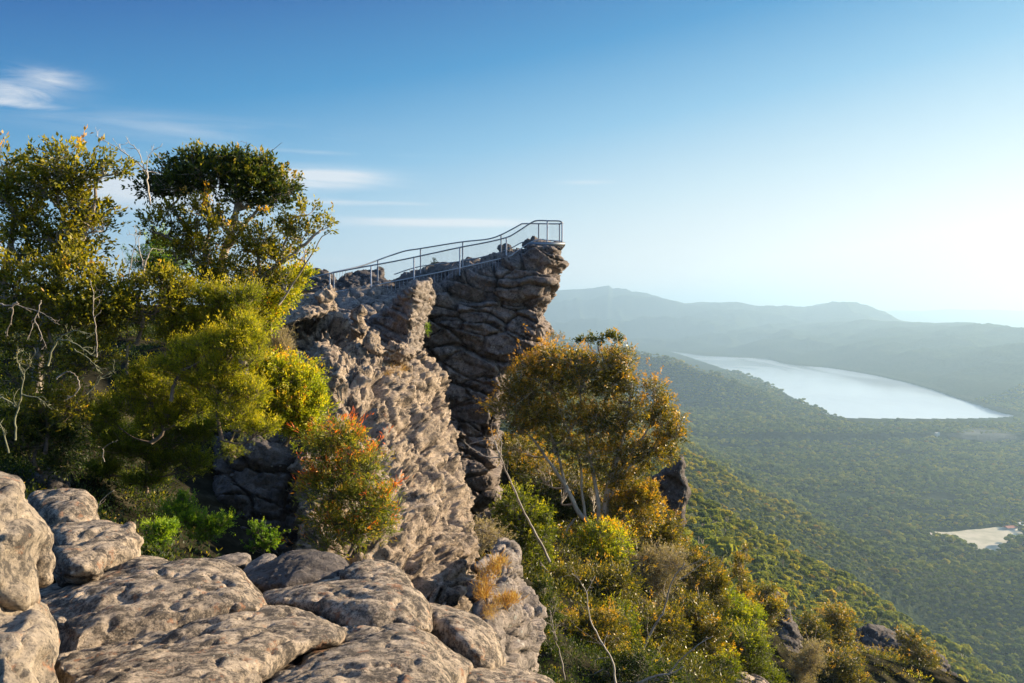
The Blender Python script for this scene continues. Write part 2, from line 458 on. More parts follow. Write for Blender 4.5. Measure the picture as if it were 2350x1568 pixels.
def height(x, y):
    x = np.asarray(x, float); y = np.asarray(y, float); r = np.hypot(x, y)
    px = np.clip(CX + F * x / np.maximum(y, 1.0), -1500, 4200)
    P3 = np.stack([x, y, np.zeros_like(x)], 1)
    # long flank of the range, going down to the valley floor on the right
    s = np.where(x > 0, 50 + 0.64 * x, 50 - 0.25 * np.minimum(-x, 160))
    s = -447 + np.log1p(np.exp(np.clip((450 - s) / 40, -30, 30))) * 40 - 22
    n = fbm(P3 / 420, 4, 3); g = ridged(P3 / 260 + 9, 3, 5)
    am = sstep(40, 500, x) * (1 - 0.75 * sstep(500, 900, x))
    s = s + am * (26 * n + 12 * g)
    s = s + 18 * np.exp(-(seg_dist(x, y, (110, 560), (560, 790)) / 80) ** 2) - 62 * np.exp(-(seg_dist(x, y, (80, 800), (620, 1060)) / 130) ** 2)
    s = s - 30 * np.exp(-(seg_dist(x, y, (350, 1500), (1000, 1650)) / 160) ** 2) + 22 * np.exp(-(seg_dist(x, y, (350, 1250), (900, 1330)) / 120) ** 2)
    s = np.maximum(s, -470 + 5 * fbm(P3 / 500, 2, 8))
    far = sstep(1400, 2600, y)
    # spur in front of the lake
    z, d = cC(px); k = (y - d)
    fr = np.clip(1 + k / 480, 0, 1); bk = np.clip(1 - k / 700, 0, 1)
    pc = np.where(k < 0, fr ** 1.15, bk)
    pc = np.maximum(pc - 0.015, 0)
    hC = -468 + (z + 468 - 20) * np.clip(pc, 0, 1) + 10 * pc * fbm(P3 / 160, 3, 1) * np.clip(np.abs(k) / 300, 0, 1)
    # ranges beyond the lake
    z, d = cB(px); ft = footB(px); tB = np.clip((y - ft) / (d - ft), 0, 1)
    hB = -449 + (z + 449) * np.where(y < d, tB ** 0.92, np.clip(1 - (y - d) / 6000, 0, 1)) + 1.0 * sstep(0.02, .3, tB) * (1 - sstep(.8, 1, tB)) * (105 * ridged(P3 / 800, 5, 2))
    z, d = cA(px); tA = np.clip(1 - (d - y) / 4200, 0, 1)
    hA = -449 + (z + 449) * np.where(y < d, tA ** 1.4, np.clip(1 - (y - d) / 5000, 0, 1)) + sstep(.02, .3, tA) * (1 - sstep(.75, .98, tA)) * 260 * ridged(P3 / 1500, 6, 6)
    z, d = cH(px); tH = np.clip(1 - np.abs(d - y) / 5000, 0, 1); hH = -440 + (z + 440) * tH
    h = np.maximum(s, -470)
    h = np.where(y > 1400, np.maximum(h, hC * far + (-470) * (1 - far)), h)
    hA = hA + sstep(.9, 1, tA) * 14 * fbm(P3 / 260, 3, 19)
    hB = hB + sstep(.9, 1, tB) * 9 * fbm(P3 / 140, 3, 29)
    h = np.where(y > 2800, np.maximum(np.maximum(h, hB), np.maximum(hA, hH)), h)
    # lake bed, and the low ground below the dam
    P2 = np.stack([x, y], 1); m_ = (y > 2500) & (y < 12000) & (x > 500) & (x < 4500)
    if m_.any():
        sdl = poly_sd(P2[m_], lake_w); hh = h[m_]
        shore = np.maximum(hh, LAKE_Z + 2.0) 
        dam_side = (P2[m_][:, 1] < 3330)
        out = np.where(dam_side, hh, shore)
        inn = LAKE_Z - 3 - np.clip(sdl, 0, 200) * 0.08
        h[m_] = np.where(sdl > 0, inn, out)
    # the summit ground near the camera
    wn = 1 - sstep(95, 190, r)
    nz = near_tps(np.stack([x, y], 1)[wn > 0]) if (wn > 0).any() else 0
    if (wn > 0).any():
        q = P3[wn > 0]
        nz = nz + 0.35 * fbm(q / 2.2, 4, 11) * np.clip(r[wn > 0] / 12, 0.2, 1.5)
        h[wn > 0] = h[wn > 0] * (1 - wn[wn > 0]) + nz * wn[wn > 0]
    return h

angs = np.concatenate([np.linspace(-180, -48, 70, endpoint=False), np.linspace(-48, -6, 170, endpoint=False), np.linspace(-6, 50, 560, endpoint=False), np.linspace(50, 180, 70, endpoint=False)])
rad = np.concatenate([[0.0], np.geomspace(1.2, 200, 150), np.geomspace(205, 3000, 250), np.geomspace(3030, 9500, 150), np.geomspace(9700, 16000, 90), np.geomspace(16500, 31000, 26)])
A_, R_ = np.meshgrid(np.radians(angs), rad[1:]); X = (R_ * np.sin(A_)).ravel(); Y = (R_ * np.cos(A_)).ravel()
Z = height(X, Y)
V = np.concatenate([[[0, 0, -2.6]], np.stack([X, Y, Z], 1)])
na = len(angs); nr = len(rad) - 1
i = np.arange(nr - 1)[:, None] * na; j = np.arange(na)[None]; jn = (j + 1) % na
Fq = np.stack([1 + i + j, 1 + i + na + j, 1 + i + na + jn, 1 + i + jn], -1).reshape(-1, 4)
tri = np.stack([np.zeros(na, int), 1 + j[0], 1 + jn[0], 1 + jn[0]], -1)
T_ = Tubes(); T_.v = [V]; T_.f = [Fq[:, ::-1], tri[:, [0, 2, 1, 1]]]; T_.n = len(V)
# degenerate quads of the innermost fan are turned into triangles by Tubes.mesh
T_.f[1] = np.stack([np.zeros(na, int), 1 + jn[0], 1 + j[0], 1 + j[0]], -1)
me = T_.mesh('terrain')
m, t = new_mat('valley_ground')
pos = t.n('ShaderNodeNewGeometry').outputs['Position']
na_ = t.noise(pos, 0.055, 5, 0.75)
nb_ = t.noise(pos, 0.004, 4, 0.6)
nearn = t.noise(pos, 1.3, 6, 0.7)
c = t.ramp(na_, [(0.36, (.010, .020, .010)), (0.5, (.030, .048, .020)), (0.66, (.070, .085, .035))])
c = t.mix(t.ramp(nb_, [(0.40, 0.0), (0.65, 0.55)]), c, (.055, .055, .03))
ln_ = t.n('ShaderNodeVectorMath', operation='LENGTH'); t.ln(pos, ln_.inputs[0])
cn = t.ramp(nearn, [(0.35, (.010, .010, .007)), (0.55, (.030, .028, .018)), (0.72, (.075, .065, .045))])  # near ground coloured almost black so gaps read as shaded hollows
c = t.mix(t.ramp(t.math('DIVIDE', ln_.outputs['Value'], 400), [(0.2, 0.0), (0.5, 1.0)]), cn, c)
bp = t.n('ShaderNodeBump', {'Strength': 1.0, 'Distance': 14.0, 'Height': t.noise(pos, 0.045, 4, 0.8)})
bp2 = t.n('ShaderNodeBump', {'Strength': 0.8, 'Distance': 0.15, 'Height': nearn, 'Normal': bp.outputs[0]})
p = t.n('ShaderNodeBsdfPrincipled', {'Base Color': c, 'Roughness': 1.0, 'Normal': bp.outputs[0]}); p.inputs['Specular IOR Level'].default_value = 0.0
t.ln(p.outputs[0], t.n('ShaderNodeOutputMaterial').inputs[0])
me.materials.append(m)
o = bpy.data.objects.new('terrain', me); link(o, kind='structure', label='forested valley, hills and distant ranges')

# lake
m, t = new_mat('lake_water')
pos = t.n('ShaderNodeNewGeometry').outputs['Position']
mp = t.n('ShaderNodeMapping'); t.ln(pos, mp.inputs[0]); mp.inputs['Scale'].default_value = (1, .35, 1)
rr = t.ramp(t.noise(mp.outputs[0], 0.0016, 5, 0.6, 1.0), [(0.44, 0.05), (0.60, 0.16)])
bp = t.n('ShaderNodeBump', {'Strength': 0.25, 'Distance': 0.4, 'Height': t.noise(pos, 0.12, 3, 0.6)})
p = t.n('ShaderNodeBsdfPrincipled', {'Base Color': (.56, .63, .66, 1), 'Roughness': rr, 'IOR': 1.33, 'Normal': bp.outputs[0]})  # pale base colour stands in for reflected sky and sun glitter
t.ln(p.outputs[0], t.n('ShaderNodeOutputMaterial').inputs[0])
c0 = lake_w.mean(0); big = c0 + (lake_w - c0) * 1.0
ed = []
for k_ in range(len(lake_w)):
    a = lake_w[k_]; b = lake_w[(k_ + 1) % len(lake_w)]
    nrm = np.array([(b - a)[1], -(b - a)[0]]); nrm /= np.linalg.norm(nrm)
    ed.append((a, b, nrm))
# push the sheet a little under the shore so that the terrain cuts the waterline
sgn = 1 if poly_sd([(ed[3][0] + ed[3][1]) / 2 + ed[3][2] * 5], lake_w)[0] < 0 else -1
sheet = []
for k_ in range(len(lake_w)):
    nn = ed[k_][2] + ed[k_ - 1][2]; nn /= np.linalg.norm(nn)
    dd = 25 if lake_w[k_][1] > 3335 else 0
    sheet.append(lake_w[k_] + sgn * nn * dd)
me = bpy.data.meshes.new('lake'); me.from_pydata([(*q, LAKE_Z) for q in sheet], [], [list(range(len(sheet)))]); me.update()
me.materials.append(m)
o = bpy.data.objects.new('lake', me); link(o, kind='structure', label='long silver lake in the valley')

# dam: an earth wall with a crest road
da, db = at_z(1925, 965, LAKE_Z)[:2], at_z(2420, 962, LAKE_Z)[:2]
n_ = 60; tt = np.linspace(0, 1, n_); base = da + (db - da) * tt[:, None]
prof = [(-34, -25), (-4, 2.2), (-3.6, 2.9), (3.6, 2.9), (4, 2.2), (14, -8)]
V = []; 
for q in base:
    for (o_, z_) in prof: V.append((q[0], q[1] + o_, LAKE_Z + z_))
k = len(prof); i = np.arange(n_ - 1)[:, None] * k; j = np.arange(k - 1)[None]
Fq = np.stack([i + j, i + k + j, i + k + j + 1, i + j + 1], -1).reshape(-1, 4)
m, t = new_mat('dam_earth'); pos = t.n('ShaderNodeNewGeometry').outputs['Position']
c = t.ramp(t.noise(pos, 0.08, 5, 0.7), [(0.35, (.035, .05, .035)), (0.65, (.08, .09, .06))])
p = t.n('ShaderNodeBsdfPrincipled', {'Base Color': c, 'Roughness': 1.0}); t.ln(p.outputs[0], t.n('ShaderNodeOutputMaterial').inputs[0])
obj('dam', np_mesh('dam', V, Fq), m, label='long straight dam wall holding back the near end of the lake', cat='dam')

# pale clearing with sheds
CLR = [(2128, 1222), (2160, 1224), (2200, 1220), (2250, 1216), (2300, 1212), (2340, 1222), (2346, 1232), (2320, 1240), (2300, 1258), (2280, 1270), (2240, 1264), (2200, 1252), (2160, 1238)]
def ground_hit(px, py, d0=200, d1=6000):
    """distance at which the ray through the pixel meets the terrain"""
    ds = np.geomspace(d0, d1, 700); q = P(px, py, ds); hz_ = height(q[:, 0], q[:, 1])
    k_ = np.argmax(hz_ > q[:, 2]); return q[k_] if hz_[k_] > q[k_, 2] else q[-1]
clr_w = np.array([ground_hit(*q) for q in CLR])
cc = clr_w.mean(0)
ring = catmull(clr_w[:, :2], 4, True)
V = []; nrg = 14
for s_ in np.linspace(0, 1, nrg + 1)[1:]:
    q = cc[:2] + (ring - cc[:2]) * s_ * (1 + 0.06 * vn(np.c_[ring / 30, ring[:, :1] * 0], 4)[:, None]); V.append(q)
V = np.concatenate([[cc[:2]]] + V); zz = height(V[:, 0], V[:, 1]) + 1.2
kk = len(ring); fs = [(0, 1 + a, 1 + (a + 1) % kk) for a in range(kk)]
for s_ in range(nrg - 1):
    b0 = 1 + s_ * kk; fs += [(b0 + a, b0 + kk + a, b0 + kk + (a + 1) % kk) for a in range(kk)] + [(b0 + a, b0 + kk + (a + 1) % kk, b0 + (a + 1) % kk) for a in range(kk)]
m, t = new_mat('dry_grass_field'); pos = t.n('ShaderNodeNewGeometry').outputs['Position']
c = t.ramp(t.noise(pos, 0.03, 5, 0.65), [(0.3, (.36, .34, .22)), (0.6, (.56, .50, .36))])
p = t.n('ShaderNodeBsdfPrincipled', {'Base Color': c, 'Roughness': 1.0}); t.ln(p.outputs[0], t.n('ShaderNodeOutputMaterial').inputs[0])
obj('field', np_mesh('field', np.c_[V, zz], fs, True), m, kind='structure', label='pale dry grass clearing among the valley trees')

def flat_mat(name, c, rough=0.7, metal=0.0):
    m, t = new_mat(name); pos = t.n('ShaderNodeNewGeometry').outputs['Position']
    n = t.noise(pos, 3.0, 4, 0.6)
    cc_ = t.mix(t.math('MULTIPLY', n, 0.35), tuple(c), tuple(x * 0.6 for x in c))
    p = t.n('ShaderNodeBsdfPrincipled', {'Base Color': cc_, 'Roughness': rough, 'Metallic': metal}); t.ln(p.outputs[0], t.n('ShaderNodeOutputMaterial').inputs[0])
    return m
def house(px, py, L_, W_, H_, rot, wall, roof, label):
    g = ground_hit(px, py); g[2] = height(g[:1], g[1:2])[0]
    root = empty('farm_building', g, label=label, cat='building')
    def rt(a):
        a = np.array(a, float); c_, s_ = math.cos(rot), math.sin(rot)
        return np.c_[a[:, 0] * c_ - a[:, 1] * s_, a[:, 0] * s_ + a[:, 1] * c_, a[:, 2]] + g
    v, f = box_verts((-L_ / 2, -W_ / 2, -3), (L_ / 2, W_ / 2, H_))
    obj('wall', np_mesh('wall', rt(v), f), wall, root)
    rv = [(-L_ / 2 - 1, -W_ / 2 - 1, H_ + .02), (L_ / 2 + 1, -W_ / 2 - 1, H_ + .02), (L_ / 2 + 1, W_ / 2 + 1, H_ + .02), (-L_ / 2 - 1, W_ / 2 + 1, H_ + .02), (-L_ / 2 - 1, 0, H_ + 3.4), (L_ / 2 + 1, 0, H_ + 3.4)]
    T2 = Tubes(); T2.v = [rt(rv)]; T2.f = [np.array([[0, 1, 5, 4], [2, 3, 4, 5], [0, 4, 3, 3], [1, 2, 5, 5], [0, 3, 2, 1]])]
    obj('roof', T2.mesh('roof', False), roof, root)
WHITE = flat_mat('white_paint', (.75, .75, .72)); REDR = flat_mat('red_roof', (.42, .13, .08)); GREYR = flat_mat('grey_roof', (.5, .52, .54))
g = at_z(2248, 1008, -452)
bm_ = bpy.data.meshes.new('mist'); import bmesh
b_ = bmesh.new(); bmesh.ops.create_icosphere(b_, subdivisions=4, radius=1.0); b_.to_mesh(bm_); b_.free()
q = get_co(bm_); q = q * (1 + .25 * vn(q * 2.2, 3))[:, None] * np.array([110, 60, 20]) + [g[0], g[1], -440]; q[:, 2] += 10 * vn(q / 60, 5); set_co(bm_, q)
m, t = new_mat('smoke_air'); pv = t.n('ShaderNodeVolumePrincipled', {'Color': (.9, .95, 1, 1), 'Density': .0028})
t.ln(pv.outputs[0], t.n('ShaderNodeOutputMaterial').inputs['Volume'])
bm_.materials.append(m); o = bpy.data.objects.new('mist', bm_); link(o, kind='stuff', label='thin pale smoke drifting over the trees below the dam', cat='mist')
house(2318, 1216, 24, 14, 5, .2, WHITE, REDR, 'white building with red roof at the back of the pale clearing')
house(2342, 1207, 20, 12, 4, .5, WHITE, GREYR, 'grey roofed shed half hidden by trees right of the red roof')
house(2150, 1008, 16, 10, 9, .3, WHITE, GREYR, 'small white building among the trees just below the dam')
# ------------------------------------------------------------------ rocks
def lens_solid(outline, depth_ctl, thick, Rl, Rz, step, zig=0.0):
    """closed solid whose front follows depth_ctl and rounds away towards the outline"""
    poly = catmull(outline, 5, True)
    lo, hi = poly.min(0) - step * 2, poly.max(0) + step * 2
    xs = np.arange(lo[0], hi[0], step); ys = np.arange(lo[1], hi[1], step)
    nx, ny = len(xs), len(ys)
    gx, gy = np.meshgrid(xs, ys); pts = np.c_[gx.ravel(), gy.ravel()]
    sd_ = poly_sd(pts, poly)
    dc = np.array(depth_ctl, float); tp = TPS(dc[:, :2], dc[:, 2], 1e-3)
    # grid vertices just outside are pulled on to the outline
    eps = step * 0.5
    gxn = (poly_sd(pts + [eps, 0], poly) - poly_sd(pts - [eps, 0], poly)); gyn = (poly_sd(pts + [0, eps], poly) - poly_sd(pts - [0, eps], poly))
    gn = np.hypot(gxn, gyn) + 1e-9; G = np.c_[gxn / gn, gyn / gn]
    inside = sd_ > 0
    cell = np.arange(nx * ny).reshape(ny, nx)
    a, b, c, d = cell[:-1, :-1].ravel(), cell[:-1, 1:].ravel(), cell[1:, 1:].ravel(), cell[1:, :-1].ravel()
    use = inside[a] | inside[b] | inside[c] | inside[d]
    Q = np.stack([a, b, c, d], 1)[use]
    used = np.unique(Q); out = used[~inside[used]]
    p2 = pts.copy(); p2[out] = pts[out] - G[out] * sd_[out, None] * -1 * -1
    p2[out] = pts[out] + G[out] * (-sd_[out, None])
    sd2 = np.where(inside, sd_, 0)
    base = tp(p2)
    dm = sd2 * base / F
    prof = 1 - np.sqrt(np.clip(1 - (1 - np.clip(dm / Rl, 0, 1)) ** 2, 0, 1))
    df = base + Rz * prof
    db = np.maximum(base + thick - (thick - Rz) * 0.7 * prof, df + 0.02)
    nv = nx * ny
    V = np.concatenate([P(p2[:, 0], p2[:, 1], df), P(p2[:, 0], p2[:, 1], db)])
    # border edges -> side walls
    e = np.concatenate([Q[:, [0, 1]], Q[:, [1, 2]], Q[:, [2, 3]], Q[:, [3, 0]]])
    key = np.sort(e, 1); _, idx, cnt = np.unique(key, axis=0, return_index=True, return_counts=True)
    be = e[idx[cnt == 1]]
    Fs = np.concatenate([Q, Q[:, ::-1] + nv, np.c_[be[:, 1], be[:, 0], be[:, 0] + nv, be[:, 1] + nv]])
    u, inv = np.unique(Fs, return_inverse=True)
    return V[u], inv.reshape(Fs.shape)

def remeshed(parts, voxel):
    vs, fs, n = [], [], 0
    for v, f in parts: vs.append(v); fs.append(f + n); n += len(v)
    me = np_mesh('tmp', np.concatenate(vs), np.concatenate(fs))
    o = bpy.data.objects.new('tmp', me); COL.objects.link(o)
    md = o.modifiers.new('r', 'REMESH'); md.mode = 'VOXEL'; md.voxel_size = voxel; md.adaptivity = 0
    dg = bpy.context.evaluated_depsgraph_get(); ev = o.evaluated_get(dg)
    m2 = bpy.data.meshes.new_from_object(ev, depsgraph=dg)
    bpy.data.objects.remove(o); bpy.data.meshes.remove(me)
    return m2

def relax(me, it=3):
    """cheap laplacian smoothing"""
    e = np.empty(len(me.edges) * 2, np.int32); me.edges.foreach_get('vertices', e); e = e.reshape(-1, 2)
    co = get_co(me); n = len(co)
    deg = np.bincount(e.ravel(), minlength=n)[:, None]
    for _ in range(it):
        s = np.stack([np.bincount(e[:, 0], co[e[:, 1], k], n) + np.bincount(e[:, 1], co[e[:, 0], k], n) for k in range(3)], 1)
        co = co * 0.4 + 0.6 * s / np.maximum(deg, 1)
    set_co(me, co)

def rotm(ax, deg):
    from mathutils import Matrix
    return np.array(Matrix.Rotation(R(deg), 3, ax))

def carve(co, no, style, s, seed):
    """surface relief in metres for a rock style; s is the size of its blocks"""
    if style == 'block':          # jointed sandstone wall, beds rising to the right
        M = rotm('Y', -17)
        q = co @ M.T
        warp = 0.28 * s * np.stack([vn(q / (1.3 * s), seed + k) for k in (1, 2, 3)], 1)
        q1 = q + warp
        f1, f2, cid = voro(q1 * np.array([1 / (1.6 * s), 1 / (1.8 * s), 1 / (0.66 * s)]), seed)
        tl1 = voro.tilt
        cr = sstep(0.0, 0.10, f2 - f1)
        dm = 1 - np.clip(f1 * 1.15, 0, 1) ** 2
        zb = q1[:, 2] / (1.25 * s) + 0.45 * vn(q / (4 * s), seed + 9)
        wb_ = .35 + .65 * sstep(-.1, .3, vn(q / np.array([6, 6, 2.5]) / s, seed + 41)); wc_ = np.clip(.6 + .5 * sstep(-.35, .1, vn(q / (4 * s), seed + 43)), 0, 1)
        band = np.abs(zb - np.round(zb)) ; bc = sstep(0.0, 0.09, band)
        lay = (vn(np.c_[q[:, 0] * 0.15, q[:, 1] * 0.15, q[:, 2] / (0.16 * s)], seed + 6))
        k1, k2, kc = voro(q1 * np.array([1 / (.42 * s), 1 / (.6 * s), 1 / (.30 * s)]), seed + 5)
        tl2 = voro.tilt
        sub_ = sstep(-.15, .25, vn(q / (1.6 * s), seed + 31))
        h = wc_ * (-0.38 * s * (1 - cr) + 0.30 * s * (cid - 0.5)) - 0.38 * s * wb_ * (1 - bc) + 0.07 * s * lay + .22 * s * vn(np.c_[q[:, 0] * .1, q[:, 1] * .1, zb * 1.0], seed + 44)
        fr_ = zb - np.floor(zb); h += .22 * s * (fr_ - .5)
        h += sub_ * (-0.10 * s * (1 - sstep(0, .14, k2 - k1)) + .10 * s * (kc - .5))
        h += .26 * s * tl1 + .13 * s * sub_ * tl2
        h += 0.15 * s * fbm(co / (0.5 * s), 5, seed + 4, .66)
        return h
    if style == 'knob':           # knobbly, honeycombed face
        q = co + 0.35 * s * np.stack([vn(co / (1.4 * s), seed + k) for k in (1, 2, 3)], 1)
        f1, f2, cid = voro(q / s * np.array([1, 1, .7]), seed)
        g1, g2, gid = voro(q / (0.42 * s) * np.array([1, 1, .8]), seed + 3)
        m1, m2, mid_ = voro((co @ rotm('Y', -20).T) / (2.1 * s) * np.array([1, 1, 1.5]), seed + 23)
        tm = voro.tilt
        p1, p2, pid = voro((co @ rotm('Y', -20).T) / (.8 * s) * np.array([1, 1, 1.4]), seed + 27); tp_ = voro.tilt
        w_ = sstep(-.25, .25, vn(co / (3.2 * s), seed + 13))
        knob = 0.34 * s * (0.65 - f1) - 0.42 * s * (1 - sstep(0, .16, f2 - f1)) + 0.14 * s * (0.6 - g1) - 0.12 * s * (1 - sstep(0, .2, g2 - g1))
        pit = 0.22 * s * (1 - sstep(0, .5, f2 - f1)) - 0.46 * s * (1 - sstep(.12, .55, f1)) * (cid > .3) - 0.26 * s * (1 - sstep(.1, .5, g1))
        h = .50 * (w_ * knob + (1 - w_) * pit) + .55 * s * tm + .15 * s * tp_ + .26 * s * (pid - .5) - .14 * s * (1 - sstep(0, .08, p2 - p1)) + .40 * s * (cid - .5) + .30 * s * (gid - .5) + .9 * s * (mid_ - .5) - .45 * s * (1 - sstep(0, .07, m2 - m1)) + .50 * s * ridged(co * np.array([1, 1, .32]) / (1.25 * s), 4, seed + 17)
        zl = (co @ rotm('Y', -20).T)[:, 2] / (1.15 * s) + .7 * vn(co / (3.0 * s), seed + 51) + .25 * vn(co / (.9 * s), seed + 52)
        fl = zl - np.floor(zl); h += .42 * s * sstep(-.3, .3, vn(co / (4.5 * s), seed + 53) + .15) * (sstep(0, .12, fl) * (1 - .6 * fl) - .5)
        h += 1.1 * s * fbm(co / (3.4 * s), 3, seed + 8) + 0.22 * s * fbm(co / (0.5 * s), 4, seed + 4, .65)
        return h
    if style == 'jag':            # broken, sharp rock
        q = (co @ rotm('Y', -25).T) * np.array([1, 1, 1.9])
        f1, f2, cid = voro(q / s, seed)
        h = 0.5 * s * (cid - .5) - 0.20 * s * (1 - sstep(0, .12, f2 - f1)) + 0.35 * s * ridged(co / (1.1 * s), 4, seed + 2) + 0.12 * s * fbm(co / (0.2 * s), 3, seed)
        return h
    # smooth rounded boulder with shallow dishes and a few joints
    h = 0.065 * s * fbm(co / (1.1 * s), 2, seed + 1) + 0.06 * s * fbm(co / (0.40 * s), 6, seed + 2, .6)
    r_ = ridged(co / (1.6 * s), 2, seed + 5)
    h -= 0.05 * s * sstep(0.80, 0.97, r_)
    g1, g2, _ = voro(co / (0.33 * s), seed + 7)
    h -= 0.012 * s * (1 - sstep(0.05, 0.5, g1)) * sstep(.1, .35, vn(co / (0.8 * s), seed))
    h -= 0.02 * s * sstep(.93, .99, ridged((co + .1 * s * np.stack([vn(co / (.4 * s), seed + k) for k in (1, 2, 3)], 1)) / (1.3 * s), 1, seed + 15))
    h -= 0.03 * s * sstep(.5, .9, ridged(co / (.18 * s), 2, seed + 12))
    return h

def rock(name, label, cat, parts, voxel, style, s, mat, seed, smooth_it=3, amp=1.0, group=None):
    me = remeshed([lens_solid(**p_) for p_ in parts], voxel)
    relax(me, smooth_it)
    co = get_co(me); no = get_no(me)
    hh = carve(co, no, style, s, seed) * amp
    if style != 'smooth': hh = hh - hh.mean() - (.3 if style == 'knob' else .75) * hh.std()     # keep the traced outline as the outermost surface
    set_co(me, co + no * hh[:, None])
    if style in ('block', 'knob', 'jag'):
        if style == 'jag': relax(me, 1)
        co = get_co(me); no = get_no(me)
        h = 0.07 * s * fbm(co / (0.14 * s), 3, seed + 20, .65) * amp
        set_co(me, co + no * h[:, None])
    me.polygons.foreach_set('use_smooth', np.ones(len(me.polygons), bool))
    me.materials.clear()
    return obj(name, me, mat, label=label, cat=cat, group=group)

def L_(outline, ctl, thick=1.0, Rl=0.4, Rz=0.4, step=6): return dict(outline=outline, depth_ctl=ctl, thick=thick, Rl=Rl, Rz=Rz, step=step)
def tb(outline, dt, db):
    """control points for a face that is dt away at its top and db at its bottom"""
    o_ = np.array(outline, float); x0, x1, y0, y1 = o_[:, 0].min(), o_[:, 0].max(), o_[:, 1].min(), o_[:, 1].max()
    return [(x0, y0, dt), (x1, y0, dt), (x0, y1, db), (x1, y1, db), ((x0 + x1) / 2, (y0 + y1) / 2, (dt + db) / 2 - 0.02)]

M_FG = rock_mat('rock_foreground', (.68, .55, .41), (.44, .36, .27), (.15, .128, .105), s=2.6, black=1.18, orange=0.10, dots=0.24, bump=0.035)
M_FGP = rock_mat('rock_pale', (.45, .375, .285), (.32, .265, .20), (.17, .14, .11), s=2.0, black=0.62, orange=0.07, dots=0.2, bump=0.022)
M_RIDGE = rock_mat('rock_ridge', (.62, .495, .37), (.40, .32, .245), (.14, .118, .098), s=1.1, black=0.72, orange=0.03, dots=0.30, bump=0.09)
M_CLIFF = rock_mat('rock_cliff', (.385, .32, .28), (.25, .21, .185), (.115, .10, .09), s=0.6, black=0.6, orange=0.0, dots=0.34, bump=0.13)
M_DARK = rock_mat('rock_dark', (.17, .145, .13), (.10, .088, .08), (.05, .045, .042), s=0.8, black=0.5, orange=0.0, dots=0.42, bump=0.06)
M_GREY = rock_mat('rock_grey', (.38, .32, .27), (.25, .215, .185), (.12, .105, .095), s=0.8, black=0.55, orange=0.02, dots=0.42, bump=0.07)

